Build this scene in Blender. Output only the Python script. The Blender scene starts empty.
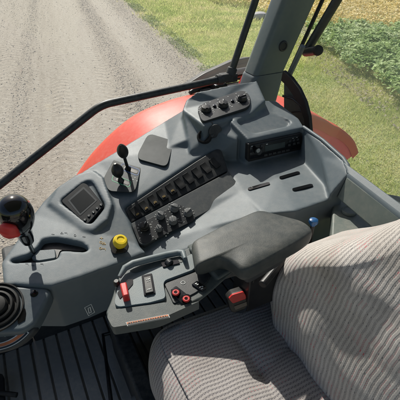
import bpy, bmesh, math, random
import numpy as np
from mathutils import Vector, Matrix, Quaternion
random.seed(7); rng = np.random.default_rng(11)
R = math.radians
scene = bpy.context.scene
COL = scene.collection
CAMH = 2.6
PITCH = R(34.1)
F = Vector((0, math.cos(PITCH), -math.sin(PITCH)))
U = Vector((0, math.sin(PITCH), math.cos(PITCH)))
X = Vector((1, 0, 0))
CAM = Vector((0, 0, CAMH))
AR = Vector((.891, .454, 0)).normalized()      # towards the rear of the tractor
AN = Vector((-.454, .891, 0)).normalized()     # towards the right-hand side of the tractor
UP = Vector((0, 0, 1))

# ------------------------------------------------------------------ layout helpers (photo measurements -> metres)
def ray(px, py): return F + X*((px-200)/400) + U*((200-py)/400)
def at(px, py, z):
    d = ray(px, py); return CAM + d*(z/d.z)
def atn(px, py, n):
    d = ray(px, py); return CAM + d*(n/d.dot(AN))
def atr(px, py, r):
    d = ray(px, py); return CAM + d*(r/d.dot(AR))
def cab(r, n, z): return CAM + AR*r + AN*n + UP*z

class Surf:
    def __init__(s, a, b, c):
        s.o, p, q = at(*a), at(*b), at(*c)
        s.n = (p-s.o).cross(q-s.o).normalized()
        if s.n.dot(CAM-s.o) < 0: s.n = -s.n
        s.u = (p-s.o).normalized(); s.v = s.n.cross(s.u)
    def at(s, px, py, h=0):
        d = ray(px, py); o = s.o + s.n*h
        return CAM + d*((o-CAM).dot(s.n)/d.dot(s.n))
    def mat(s, px, py, h=0, ang=0):
        p = s.at(px, py, h); q = Quaternion(s.n, ang)
        u = q @ s.u; v = q @ s.v
        M = Matrix((( u.x, v.x, s.n.x, p.x), (u.y, v.y, s.n.y, p.y), (u.z, v.z, s.n.z, p.z), (0,0,0,1)))
        return M

def rounded(pts, rad, seg=5):
    out = []; n = len(pts); V = [Vector(p) for p in pts]
    for i in range(n):
        p, a, b = V[i], V[i-1], V[(i+1) % n]
        r = rad[i] if isinstance(rad, (list, tuple)) else rad
        da, db = (a-p), (b-p)
        ra, rb = min(r, da.length*.45), min(r, db.length*.45)
        if ra < 1e-6: out.append(tuple(p)); continue
        s = p+da.normalized()*ra; e = p+db.normalized()*rb
        for k in range(seg+1):
            t = k/seg
            q = s*(1-t)**2 + p*2*t*(1-t) + e*t*t
            out.append(tuple(q))
    return out

# ------------------------------------------------------------------ object helpers
def tag(o, label=None, cat=None, group=None, kind=None):
    if label: o['label'] = label
    if cat: o['category'] = cat
    if group: o['group'] = group
    if kind: o['kind'] = kind
    return o
def empty(name, loc, label, cat, group=None):
    o = bpy.data.objects.new(name, None); COL.objects.link(o); o.location = loc; o.empty_display_size = .05
    return tag(o, label, cat, group)
def wpos(o):
    v = Vector(o.location)
    return v
def link(name, me, mat, parent=None):
    o = bpy.data.objects.new(name, me); COL.objects.link(o)
    if mat:
        for m in (mat if isinstance(mat, (list, tuple)) else [mat]): me.materials.append(m)
    if parent:
        o.parent = parent
        root = parent
        while root.parent: root = root.parent
        if parent is root: o.matrix_parent_inverse = Matrix.Translation(-root.location)
        else: o.matrix_parent_inverse = Matrix.Identity(4)
    return o
class MB:
    def __init__(s): s.v = []; s.f = []; s.mi = []; s.uv = None
    def add(s, vs, fs, mi=0):
        b = len(s.v); s.v += [Vector(v) for v in vs]; s.f += [tuple(b+i for i in f) for f in fs]; s.mi += [mi]*len(fs)
    def prism(s, bot, top, mi=0):
        n = len(bot)
        s.add(list(bot)+list(top), [tuple(range(n-1, -1, -1)), tuple(range(n, 2*n))]+[(i, (i+1) % n, n+(i+1) % n, n+i) for i in range(n)], mi)
    def plate(s, surf, pts, h0, h1, mi=0):
        s.prism([surf.at(x, y, h1)-surf.n*(h1-h0) for x, y in pts], [surf.at(x, y, h1) for x, y in pts], mi)
    def box(s, c, ax, ay, az, sx, sy, sz, mi=0):
        c = Vector(c); ax, ay, az = ax*sx/2, ay*sy/2, az*sz/2
        vs = [c+ax*i+ay*j+az*k for k in (-1, 1) for i, j in ((-1, -1), (1, -1), (1, 1), (-1, 1))]
        s.prism(vs[:4], vs[4:], mi)
    def lathe(s, M, prof, seg=28, mi=0, sq=1.0):
        rings = []; vs = []
        for r, h in prof:
            vs += [M @ Vector((r*math.cos(2*math.pi*k/seg), r*sq*math.sin(2*math.pi*k/seg), h)) for k in range(seg)]
        fs = []
        m = len(prof)
        for i in range(m-1):
            for k in range(seg):
                a = i*seg+k; b = i*seg+(k+1) % seg
                fs.append((a, b, b+seg, a+seg))
        fs.append(tuple(range(seg-1, -1, -1))); fs.append(tuple((m-1)*seg+k for k in range(seg)))
        s.add(vs, fs, mi)
    def tube(s, pts, rad, seg=14, mi=0):
        P = [Vector(p) for p in pts]; n = len(P)
        rr = rad if isinstance(rad, (list, tuple)) else [rad]*n
        t0 = (P[1]-P[0]).normalized(); a = t0.orthogonal().normalized(); vs = []
        for i in range(n):
            t = ((P[min(i+1, n-1)]-P[i]).normalized()+(P[i]-P[max(i-1, 0)]).normalized()).normalized()
            a = (a-t*a.dot(t)).normalized(); b = t.cross(a)
            vs += [P[i]+(a*math.cos(2*math.pi*k/seg)+b*math.sin(2*math.pi*k/seg))*rr[i] for k in range(seg)]
        fs = [(i*seg+k, i*seg+(k+1) % seg, (i+1)*seg+(k+1) % seg, (i+1)*seg+k) for i in range(n-1) for k in range(seg)]
        fs += [tuple(range(seg-1, -1, -1)), tuple((n-1)*seg+k for k in range(seg))]
        s.add(vs, fs, mi)
    def loft(s, rings, closed=True, caps=True, mi=0):
        m = len(rings[0]); vs = [v for r in rings for v in r]
        K = m if closed else m-1
        fs = [(i*m+k, i*m+(k+1) % m, (i+1)*m+(k+1) % m, (i+1)*m+k) for i in range(len(rings)-1) for k in range(K)]
        if caps: fs += [tuple(range(m-1, -1, -1)), tuple((len(rings)-1)*m+k for k in range(m))]
        s.add(vs, fs, mi)
    def build_each(s, name, mat, parent):
        for k in range(0, len(s.v), 8):
            m_ = MB(); m_.add(s.v[k:k+8], [tuple(i-k for i in f) for f in s.f if k <= f[0] < k+8]); m_.build(name, mat, parent, smooth=False)
    def build(s, name, mat, parent=None, smooth=True, bevel=0, seg=3, label=None, recalc=True, angle=35):
        me = bpy.data.meshes.new(name); me.from_pydata([tuple(v) for v in s.v], [], s.f)
        me.polygons.foreach_set('material_index', s.mi)
        if recalc:
            bm = bmesh.new(); bm.from_mesh(me); bmesh.ops.recalc_face_normals(bm, faces=bm.faces[:]); bm.to_mesh(me); bm.free()
        o = link(name, me, mat, parent)
        if smooth: me.polygons.foreach_set('use_smooth', [True]*len(me.polygons))
        if bevel:
            b = o.modifiers.new('bevel', 'BEVEL'); b.width = bevel; b.segments = seg; b.limit_method = 'ANGLE'; b.angle_limit = R(30); b.harden_normals = False
        if smooth: me.set_sharp_from_angle(angle=R(angle if not bevel else 50))
        if label: o['label'] = label
        return o

# ------------------------------------------------------------------ materials
def newmat(name):
    m = bpy.data.materials.new(name); m.use_nodes = True; nt = m.node_tree
    b = nt.nodes['Principled BSDF']; return m, nt, b
def N(nt, t, **k):
    n = nt.nodes.new(t)
    for a, v in k.items():
        if a in n.inputs: n.inputs[a].default_value = v
        else: setattr(n, a, v)
    return n
def ramp(nt, fac, stops):
    r = nt.nodes.new('ShaderNodeValToRGB'); nt.links.new(fac, r.inputs[0])
    e = r.color_ramp.elements
    while len(e) < len(stops): e.new(.5)
    for i, (p, c) in enumerate(stops): e[i].position = p; e[i].color = (*c, 1) if len(c) == 3 else c
    return r.outputs[0]
def plastic(name, col, rough=.5, grain=.35, dust=.25, dustcol=(.34, .31, .26), spec=.4, gscale=900, smudge=True):
    m, nt, b = newmat(name); L = nt.links.new
    tc = nt.nodes.new('ShaderNodeTexCoord')
    n1 = N(nt, 'ShaderNodeTexNoise', Scale=7.0, Detail=6.0, Roughness=.62); L(tc.outputs['Object'], n1.inputs['Vector'])
    n2 = N(nt, 'ShaderNodeTexNoise', Scale=60.0, Detail=4.0, Roughness=.7); L(tc.outputs['Object'], n2.inputs['Vector'])
    mul = N(nt, 'ShaderNodeMath', operation='MULTIPLY'); L(n1.outputs[0], mul.inputs[0]); L(n2.outputs[0], mul.inputs[1])
    f = ramp(nt, mul.outputs[0], [(.18, (0, 0, 0)), (.42, (dust,)*3)])
    geo = nt.nodes.new('ShaderNodeNewGeometry'); sp = nt.nodes.new('ShaderNodeSeparateXYZ'); L(geo.outputs['Normal'], sp.inputs[0])
    up = N(nt, 'ShaderNodeMapRange'); up.inputs[1].default_value = .1; up.inputs[2].default_value = .95; up.inputs[3].default_value = .35; L(sp.outputs[2], up.inputs[0])
    fm = N(nt, 'ShaderNodeMath', operation='MULTIPLY'); L(f, fm.inputs[0]); L(up.outputs[0], fm.inputs[1])
    mx = N(nt, 'ShaderNodeMix', data_type='RGBA'); mx.inputs[6].default_value = (*col, 1); mx.inputs[7].default_value = (*dustcol, 1)
    L(fm.outputs[0], mx.inputs[0]); L(mx.outputs[2], b.inputs['Base Color'])
    rr = N(nt, 'ShaderNodeMapRange'); rr.inputs[3].default_value = max(.05, rough-.1); rr.inputs[4].default_value = min(1, rough+.14); L(n1.outputs[0], rr.inputs[0]); L(rr.outputs[0], b.inputs['Roughness'])
    b.inputs['Specular IOR Level'].default_value = spec
    if grain:
        g = N(nt, 'ShaderNodeTexNoise', Scale=float(gscale), Detail=2.0); L(tc.outputs['Object'], g.inputs['Vector'])
        bp = N(nt, 'ShaderNodeBump', Strength=grain, Distance=.0006); L(g.outputs[0], bp.inputs['Height']); L(bp.outputs[0], b.inputs['Normal'])
    return m
def flat(name, col, rough=.5, metal=0, spec=.5, coat=0):
    m, nt, b = newmat(name); L = nt.links.new
    tc = nt.nodes.new('ShaderNodeTexCoord'); n1 = N(nt, 'ShaderNodeTexNoise', Scale=45.0, Detail=4.0); L(tc.outputs['Object'], n1.inputs['Vector'])
    c = ramp(nt, n1.outputs[0], [(.3, tuple(x*.8 for x in col)), (.7, tuple(min(1, x*1.15) for x in col))]); L(c, b.inputs['Base Color'])
    b.inputs['Roughness'].default_value = rough; b.inputs['Metallic'].default_value = metal; b.inputs['Specular IOR Level'].default_value = spec; b.inputs['Coat Weight'].default_value = coat
    return m
M_console = plastic('console_plastic', (.100, .126, .140), .48, .4, .20, dustcol=(.36, .34, .31), spec=.4)
M_panel = plastic('panel_plastic', (.013, .016, .019), .42, .25, .12, spec=.45)
M_panel2 = plastic('panel_soft', (.038, .046, .05), .55, .4, .18)
M_black = plastic('black_plastic', (.012, .012, .013), .35, .15, .12)
M_rubber = plastic('rubber', (.013, .013, .013), .6, .4, .10)
M_pod = plastic('armrest_plastic', (.06, .075, .075), .5, .4, .25)
M_podlt = plastic('armrest_top', (.15, .185, .195), .45, .35, .25)
M_pad = plastic('armrest_foam', (.048, .055, .053), .5, .35, .22, gscale=600)
M_knob = plastic('knob_grey', (.14, .145, .145), .5, .3, .4)
M_gloss = flat('gloss_black', (.006, .006, .007), .12, 0, .5, .3)
M_red = flat('red_plastic', (.62, .035, .03), .4)
M_yellow = flat('yellow_plastic', (.95, .66, .02), .4)
M_blue = flat('blue_plastic', (.015, .09, .24), .35, 0, .5, .1)
M_chrome = flat('bright_metal', (.62, .62, .6), .3, 1)
M_white = flat('white_print', (.72, .73, .70), .6)
M_gold = flat('amber_print', (.45, .3, .1), .6)
M_orange = flat('orange_print', (.55, .17, .06), .6)
M_dwhite = flat('worn_white_print', (.40, .40, .38), .6)
M_green = flat('green_print', (.1, .5, .25), .6)
M_bluep = flat('blue_print', (.06, .15, .42), .6)
M_screen = flat('lcd_glass', (.005, .007, .007), .3, 0, .2, 0)
M_lcd = flat('lcd_segment', (.045, .06, .058), .25, 0, .4, .1)
M_sill = plastic('sill_panel', (.13, .155, .14), .5, .3, .5)
M_pillar = plastic('pillar_plastic', (.10, .128, .134), .42, .3, .3)
M_frame = plastic('frame_paint', (.02, .025, .026), .38, .1, .25)
M_fender = plastic('fender_red', (.68, .065, .03), .45, .05, .28, dustcol=(.72, .32, .24), spec=.4)
M_fend2 = plastic('fender_red_hazed', (.88, .10, .12), .5, .05, .4, dustcol=(.9, .40, .42), spec=.3)  # colour lightened to pink, painting in glass haze and offsetting the shade
M_dark = plastic('dark_trim', (.03, .034, .037), .6, .4, .3)
M_lever_plate = plastic('lever_plate', (.022, .03, .032), .55, .15, .08, spec=.25)
def mat_floor():
    m = plastic('floor_mat_rubber', (.36, .345, .32), .8, .6, 1.0, dustcol=(.52, .47, .40)); return m
M_floor = mat_floor()
M_swt = plastic('switch_plastic', (.008, .009, .010), .5, .2, .06, spec=.3)
M_mon = plastic('monitor_plastic', (.009, .011, .013), .6, .2, .05, spec=.2)
M_gprint = flat('embossed_print', (.07, .09, .10), .5)
M_bez = flat('bezel', (.035, .04, .043), .5, 0, .2)

def mat_fabric(name, stripe, base, light, dark, redc, red_every, dash, wv=.0016):
    m, nt, b = newmat(name); L = nt.links.new
    uv = nt.nodes.new('ShaderNodeUVMap'); sp = nt.nodes.new('ShaderNodeSeparateXYZ'); L(uv.outputs[0], sp.inputs[0])
    def mth(op, a, c=None, d=None):
        n = N(nt, 'ShaderNodeMath', operation=op)
        for i, q in enumerate((a, c, d)):
            if q is None: continue
            if isinstance(q, (int, float)): n.inputs[i].default_value = q
            else: L(q, n.inputs[i])
        return n.outputs[0]
    # U runs along the cords, V across them
    wob = mth('MULTIPLY', mth('SINE', mth('MULTIPLY', sp.outputs[0], 2*math.pi/.075)), wv)
    nz = N(nt, 'ShaderNodeTexNoise', Scale=14.0, Detail=2.0); L(uv.outputs[0], nz.inputs['Vector'])
    wob2 = mth('MULTIPLY', mth('SUBTRACT', nz.outputs[0], .5), .0035)
    v = mth('ADD', mth('ADD', sp.outputs[1], wob), wob2)
    s = mth('DIVIDE', v, stripe)
    fr = mth('FRACT', s); idx = mth('FLOOR', s)
    tri = mth('ABSOLUTE', mth('SUBTRACT', fr, .5))           # 0 centre of cord, .5 edge
    cord = N(nt, 'ShaderNodeMapRange', interpolation_type='SMOOTHSTEP'); cord.inputs[1].default_value = .18; cord.inputs[2].default_value = .36; cord.inputs[3].default_value = 1; cord.inputs[4].default_value = 0; L(tri, cord.inputs[0])
    # woven dashes in the gaps
    sh = mth('MULTIPLY', idx, .37)
    du = mth('FRACT', mth('ADD', mth('DIVIDE', sp.outputs[0], dash), sh))
    dashm = N(nt, 'ShaderNodeMapRange', interpolation_type='SMOOTHSTEP'); dashm.inputs[1].default_value = .28; dashm.inputs[2].default_value = .5; L(mth('ABSOLUTE', mth('SUBTRACT', du, .5)), dashm.inputs[0])
    # blocks of red
    wn = N(nt, 'ShaderNodeTexWhiteNoise', noise_dimensions='2D')
    cmb = nt.nodes.new('ShaderNodeCombineXYZ'); L(mth('FLOOR', mth('DIVIDE', sp.outputs[0], dash*5)), cmb.inputs[0]); L(idx, cmb.inputs[1]); L(cmb.outputs[0], wn.inputs[0])
    isred = mth('GREATER_THAN', wn.outputs[0], 1-red_every)
    gapc = N(nt, 'ShaderNodeMix', data_type='RGBA'); gapc.inputs[6].default_value = (*dark, 1); gapc.inputs[7].default_value = (*redc, 1); L(isred, gapc.inputs[0])
    g2 = N(nt, 'ShaderNodeMix', data_type='RGBA'); g2.inputs[6].default_value = (*base, 1); L(gapc.outputs[2], g2.inputs[7]); L(dashm.outputs[0], g2.inputs[0])
    nz2 = N(nt, 'ShaderNodeTexNoise', Scale=260.0, Detail=3.0); L(uv.outputs[0], nz2.inputs['Vector'])
    lc = ramp(nt, nz2.outputs[0], [(.3, tuple(x*.78 for x in light)), (.7, light)])
    fin = N(nt, 'ShaderNodeMix', data_type='RGBA'); L(g2.outputs[2], fin.inputs[6]); L(lc, fin.inputs[7]); L(cord.outputs[0], fin.inputs[0])
    # grime
    nz3 = N(nt, 'ShaderNodeTexNoise', Scale=9.0, Detail=4.0); L(uv.outputs[0], nz3.inputs['Vector'])
    gr = ramp(nt, nz3.outputs[0], [(.3, (.8, .78, .76)), (.65, (1, 1, 1))])
    mu = N(nt, 'ShaderNodeMix', data_type='RGBA', blend_type='MULTIPLY'); mu.inputs[0].default_value = 1; L(fin.outputs[2], mu.inputs[6]); L(gr, mu.inputs[7])
    L(mu.outputs[2], b.inputs['Base Color'])
    b.inputs['Roughness'].default_value = .95; b.inputs['Specular IOR Level'].default_value = .1; b.inputs['Sheen Weight'].default_value = .25
    # bump: raised cord with a twisted yarn plus weave
    yarn = mth('SINE', mth('ADD', mth('MULTIPLY', sp.outputs[0], 2*math.pi/.004), mth('MULTIPLY', fr, 5.0)))
    h = mth('ADD', mth('ADD', cord.outputs[0], mth('MULTIPLY', yarn, .13)), mth('MULTIPLY', nz2.outputs[0], .35))
    bp = N(nt, 'ShaderNodeBump', Strength=.7, Distance=.0009); L(h, bp.inputs['Height']); L(bp.outputs[0], b.inputs['Normal'])
    return m
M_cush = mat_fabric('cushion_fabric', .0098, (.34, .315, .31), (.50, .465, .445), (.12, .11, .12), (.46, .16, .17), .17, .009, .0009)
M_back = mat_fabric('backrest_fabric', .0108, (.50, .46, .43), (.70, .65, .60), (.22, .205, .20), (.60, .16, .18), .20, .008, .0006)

def mat_glass(name, dirt, tint):
    m = bpy.data.materials.new(name); m.use_nodes = True; nt = m.node_tree; nt.nodes.clear(); L = nt.links.new
    out = nt.nodes.new('ShaderNodeOutputMaterial')
    tr = nt.nodes.new('ShaderNodeBsdfTransparent'); tr.inputs[0].default_value = (*tint, 1)
    gl = N(nt, 'ShaderNodeBsdfGlossy', Roughness=.02); lw_ = N(nt, 'ShaderNodeLayerWeight', Blend=.5)
    pw = N(nt, 'ShaderNodeMath', operation='POWER'); L(lw_.outputs['Facing'], pw.inputs[0]); pw.inputs[1].default_value = 4.0
    fr = N(nt, 'ShaderNodeMath', operation='MULTIPLY_ADD'); L(pw.outputs[0], fr.inputs[0]); fr.inputs[1].default_value = .4; fr.inputs[2].default_value = .03
    m1 = nt.nodes.new('ShaderNodeMixShader'); L(fr.outputs[0], m1.inputs[0]); L(tr.outputs[0], m1.inputs[1]); L(gl.outputs[0], m1.inputs[2])
    df = nt.nodes.new('ShaderNodeBsdfTranslucent'); df.inputs[0].default_value = (.75, .75, .72, 1)
    tc = nt.nodes.new('ShaderNodeTexCoord'); nz = N(nt, 'ShaderNodeTexNoise', Scale=5.0, Detail=5.0); L(tc.outputs['Object'], nz.inputs['Vector'])
    dr = ramp(nt, nz.outputs[0], [(.3, (dirt*.5,)*3), (.75, (dirt,)*3)])
    m2 = nt.nodes.new('ShaderNodeMixShader'); L(dr, m2.inputs[0]); L(m1.outputs[0], m2.inputs[1]); L(df.outputs[0], m2.inputs[2])
    L(m2.outputs[0], out.inputs[0]); return m
M_glass = mat_glass('side_glass', .07, (.97, .985, .975))
M_glassr = mat_glass('rear_glass', .24, (.96, .96, .95))

# ================================================================== OUTSIDE
ARD = Vector((-.306, .952, 0)).normalized(); ALT = Vector((.952, .306, 0)).normalized()   # road direction, and across it
ROADROT = math.atan2(ALT.y, ALT.x)
def sheet(name, a0, a1, b0, b1, z, mat, nx=1, ny=1):
    me = bpy.data.meshes.new(name); vs = []; fs = []
    for j in range(ny+1):
        for i in range(nx+1): vs.append((a0+(a1-a0)*i/nx, b0+(b1-b0)*j/ny, 0))
    for j in range(ny):
        for i in range(nx): k = j*(nx+1)+i; fs.append((k, k+1, k+nx+2, k+nx+1))
    me.from_pydata(vs, [], fs); o = link(name, me, mat); o.rotation_euler.z = ROADROT; o.location.z = z
    o['kind'] = 'structure'; return o
def mat_ground():
    m, nt, b = newmat('field_soil'); L = nt.links.new; tc = nt.nodes.new('ShaderNodeTexCoord')
    n = N(nt, 'ShaderNodeTexNoise', Scale=3.0, Detail=8.0, Roughness=.65); L(tc.outputs['Object'], n.inputs['Vector'])
    n2 = N(nt, 'ShaderNodeTexNoise', Scale=40.0, Detail=5.0, Roughness=.7); L(tc.outputs['Object'], n2.inputs['Vector'])
    a = N(nt, 'ShaderNodeMath', operation='ADD'); L(n.outputs[0], a.inputs[0]); L(n2.outputs[0], a.inputs[1])
    c = ramp(nt, a.outputs[0], [(.35, (.30, .38, .13)), (.5, (.48, .52, .22)), (.68, (.60, .57, .32))])
    mh = N(nt, 'ShaderNodeMath', operation='MULTIPLY'); mh.inputs[1].default_value = .5; L(a.outputs[0], mh.inputs[0])
    r = [x for x in nt.nodes if x.type == 'VALTORGB'][-1]; L(mh.outputs[0], r.inputs[0])
    L(c, b.inputs['Base Color']); b.inputs['Roughness'].default_value = 1
    bp = N(nt, 'ShaderNodeBump', Strength=1., Distance=.03); L(n2.outputs[0], bp.inputs['Height']); L(bp.outputs[0], b.inputs['Normal']); return m
sheet('ground', -250, 250, -250, 250, 0, mat_ground())

def mat_road():
    m, nt, b = newmat('gravel'); L = nt.links.new; tc = nt.nodes.new('ShaderNodeTexCoord'); sp = nt.nodes.new('ShaderNodeSeparateXYZ'); L(tc.outputs['Object'], sp.inputs[0])
    def mth(op, a, c=None):
        n = N(nt, 'ShaderNodeMath', operation=op)
        for i, q in enumerate((a, c)):
            if q is None: continue
            if isinstance(q, (int, float)): n.inputs[i].default_value = q
            else: L(q, n.inputs[i])
        return n.outputs[0]
    def sm(x, lo, hi):
        r = N(nt, 'ShaderNodeMapRange', interpolation_type='SMOOTHSTEP'); r.inputs[1].default_value = lo; r.inputs[2].default_value = hi; L(x, r.inputs[0]); return r.outputs[0]
    nw = N(nt, 'ShaderNodeTexNoise', Scale=.35, Detail=3.0); L(tc.outputs['Object'], nw.inputs['Vector'])
    wx = mth('ADD', sp.outputs[0], mth('MULTIPLY', mth('SUBTRACT', nw.outputs[0], .5), .5))       # across, wandering
    def band(c, w, soft): return mth('SUBTRACT', 1., sm(mth('ABSOLUTE', mth('SUBTRACT', wx, c)), w, w+soft))
    # stretched streaks along the wheel tracks
    mp = nt.nodes.new('ShaderNodeMapping'); mp.inputs['Scale'].default_value = (9, .5, 1); L(tc.outputs['Object'], mp.inputs[0])
    st = N(nt, 'ShaderNodeTexNoise', Scale=1.0, Detail=6.0, Roughness=.6); L(mp.outputs[0], st.inputs['Vector'])
    g1 = N(nt, 'ShaderNodeTexNoise', Scale=14.0, Detail=10.0, Roughness=.72); L(tc.outputs['Object'], g1.inputs['Vector'])
    vo = N(nt, 'ShaderNodeTexVoronoi', Scale=32.0); L(tc.outputs['Object'], vo.inputs['Vector'])
    vo2 = N(nt, 'ShaderNodeTexVoronoi', Scale=70.0); L(tc.outputs['Object'], vo2.inputs['Vector'])
    big = N(nt, 'ShaderNodeTexNoise', Scale=.9, Detail=5.0); L(tc.outputs['Object'], big.inputs['Vector'])
    # tractor tread lugs pressed into three lanes, V shaped, skewed
    def lugs(c, w, per, skew, ph):
        d = mth('ABSOLUTE', mth('SUBTRACT', wx, c))
        s = mth('FRACT', mth('ADD', mth('DIVIDE', mth('ADD', sp.outputs[1], mth('MULTIPLY', d, skew)), per), mth('MULTIPLY', g1.outputs[0], .55)))
        t = sm(mth('ABSOLUTE', mth('SUBTRACT', s, .5)), .10, .32)
        gate = sm(big.outputs[0], .38, .58)
        return mth('MULTIPLY', mth('MULTIPLY', t, mth('SUBTRACT', 1., sm(d, w-.06, w))), gate)
    g3 = N(nt, 'ShaderNodeTexNoise', Scale=55.0, Detail=6.0, Roughness=.75); L(tc.outputs['Object'], g3.inputs['Vector'])
    lg = mth('ADD', mth('ADD', lugs(-1.35, .30, .24, .9, 0), lugs(.75, .26, .22, -.8, .3)), lugs(-.25, .2, .2, .7, .5))
    loose = mth('ADD', mth('ADD', band(1.05, .12, .25), band(2.35, .2, .35)), band(-.95, .08, .2))
    smooth_ = mth('ADD', band(.25, .28, .3), band(1.75, .2, .3))
    t = mth('ADD', mth('MULTIPLY', g1.outputs[0], .72), mth('MULTIPLY', st.outputs[0], .2)); t = mth('ADD', t, .04)
    t = mth('ADD', t, mth('MULTIPLY', smooth_, .06)); t = mth('SUBTRACT', t, mth('MULTIPLY', lg, .02)); t = mth('SUBTRACT', t, mth('MULTIPLY', mth('MULTIPLY', loose, sm(vo.outputs[0], .2, .6)), .04))
    t = mth('ADD', t, mth('MULTIPLY', mth('SUBTRACT', vo2.outputs[0], .35), .16)); t = mth('ADD', t, mth('MULTIPLY', mth('SUBTRACT', g3.outputs[0], .5), .38))
    for c_, w_ in [(-1.9, .03), (-1.62, .02), (-.62, .025), (.02, .02), (1.32, .03), (1.02, .02)]: t = mth('SUBTRACT', t, mth('MULTIPLY', band(c_, w_, .05), mth('MULTIPLY', g1.outputs[0], .055)))
    c = ramp(nt, t, [(.28, (.24, .205, .165)), (.43, (.42, .37, .30)), (.53, (.52, .465, .38)), (.68, (.62, .57, .48))]); L(c, b.inputs['Base Color'])
    b.inputs['Roughness'].default_value = .95; b.inputs['Specular IOR Level'].default_value = .15
    peb = mth('MULTIPLY', vo.outputs[0], mth('ADD', .25, loose))
    h = mth('ADD', mth('ADD', mth('MULTIPLY', g1.outputs[0], 1.1), mth('MULTIPLY', lg, -.26)), mth('ADD', mth('MULTIPLY', st.outputs[0], .8), mth('MULTIPLY', peb, -.7)))
    h = mth('ADD', h, mth('MULTIPLY', vo2.outputs[0], -.22)); h = mth('ADD', h, mth('MULTIPLY', g3.outputs[0], .7))
    bp = N(nt, 'ShaderNodeBump', Strength=.85, Distance=.035); L(h, bp.inputs['Height']); L(bp.outputs[0], b.inputs['Normal']); return m
sheet('road', -6.5, 2.95, -60, 150, .02, mat_road(), 1, 1)

def scatter(name, n, fn, mat, label, cat):
    """fn(n) -> positions of 3 or 4 corner points (n,k,3) and brightness (n)"""
    P, c = fn(n); k = P.shape[1]; n = P.shape[0]
    me = bpy.data.meshes.new(name); me.vertices.add(n*k); me.vertices.foreach_set('co', P.reshape(-1).astype(np.float32))
    me.loops.add(n*k); me.loops.foreach_set('vertex_index', np.arange(n*k, dtype=np.int32))
    me.polygons.add(n); me.polygons.foreach_set('loop_start', np.arange(0, n*k, k, dtype=np.int32)); me.polygons.foreach_set('loop_total', np.full(n, k, dtype=np.int32))
    me.update(calc_edges=True)
    at_ = me.attributes.new('tone', 'FLOAT', 'POINT'); at_.data.foreach_set('value', np.repeat(c, k).astype(np.float32))
    o = link(name, me, mat); o.rotation_euler.z = ROADROT
    return tag(o, label, cat, kind='stuff')
def mat_leaf(name, stops, sc=.8, trans=.25):
    m, nt, b = newmat(name); L = nt.links.new
    at_ = nt.nodes.new('ShaderNodeAttribute'); at_.attribute_name = 'tone'
    tc = nt.nodes.new('ShaderNodeTexCoord'); n = N(nt, 'ShaderNodeTexNoise', Scale=sc, Detail=4.0); L(tc.outputs['Object'], n.inputs['Vector'])
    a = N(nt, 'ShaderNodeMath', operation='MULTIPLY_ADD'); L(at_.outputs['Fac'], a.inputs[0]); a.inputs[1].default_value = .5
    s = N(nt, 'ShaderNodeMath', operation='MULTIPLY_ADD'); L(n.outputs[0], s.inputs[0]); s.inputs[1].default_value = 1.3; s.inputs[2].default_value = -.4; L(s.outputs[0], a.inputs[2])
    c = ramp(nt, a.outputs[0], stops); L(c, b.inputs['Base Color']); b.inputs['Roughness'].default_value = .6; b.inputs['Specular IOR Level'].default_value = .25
    tl = nt.nodes.new('ShaderNodeBsdfTranslucent'); L(c, tl.inputs[0]); mx = nt.nodes.new('ShaderNodeMixShader'); mx.inputs[0].default_value = trans
    out = [x for x in nt.nodes if x.type == 'OUTPUT_MATERIAL'][0]; L(b.outputs[0], mx.inputs[1]); L(tl.outputs[0], mx.inputs[2]); L(mx.outputs[0], out.inputs[0])
    return m
def blades(a_lo, a_hi, b_lo, b_hi, hmin, hmax, w, power=1.5):
    def fn(n):
        a = rng.uniform(0, 1, n); a = a_lo(0)+(a_hi-a_lo(0))*a; b = b_lo+(b_hi-b_lo)*rng.uniform(0, 1, n)**power
        a = a+(rng.normal(0, .16, n))*(a < a_lo(0)+.4)
        h = rng.uniform(hmin, hmax, n)*(.6+.8*(np.sin(a*2.1+b*.7)*np.sin(b*1.3-a)*.5+.5)); th = rng.uniform(0, 2*np.pi, n); ln = rng.uniform(.2, 1.3, n)*h; ww = w*rng.uniform(.6, 1.4, n)*(1+b*.05)
        dx, dy = np.cos(th), np.sin(th); z = np.zeros(n); ph = rng.uniform(0, 2*np.pi, n)
        P = np.stack([np.stack([a-np.cos(ph)*ww/2, b-np.sin(ph)*ww/2, z], 1), np.stack([a+np.cos(ph)*ww/2, b+np.sin(ph)*ww/2, z], 1), np.stack([a+dx*ln, b+dy*ln, h], 1)], 1)
        return P, rng.uniform(0, 1, n)
    return fn
FY = (13.2, 17.5)
def soy_edge(b): return 5.45+.2*(b-5.4)+.04*np.maximum(b-8, 0)**2
def b_end(a): return 10.9-.42*(a-8)      # the far side of the green crop, where the ripe crop begins (road frame)
M_grass = mat_leaf('grass_blades', [(.12, (.36, .46, .13)), (.38, (.54, .62, .21)), (.62, (.72, .70, .32)), (.9, (.82, .74, .46))], .9, .45)
scatter('verge_grass', 190000, blades(lambda b: 2.85, 6.6, .2, 26, .02, .085, .009), M_grass, 'short dry mown grass verge between gravel road and bean field', 'grass')
scatter('far_grass', 30000, blades(lambda b: 2.9, 8.2, 12, 30, .05, .15, .022, 1.0), M_grass, 'taller rough grass at the far end of the verge', 'grass')
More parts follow.
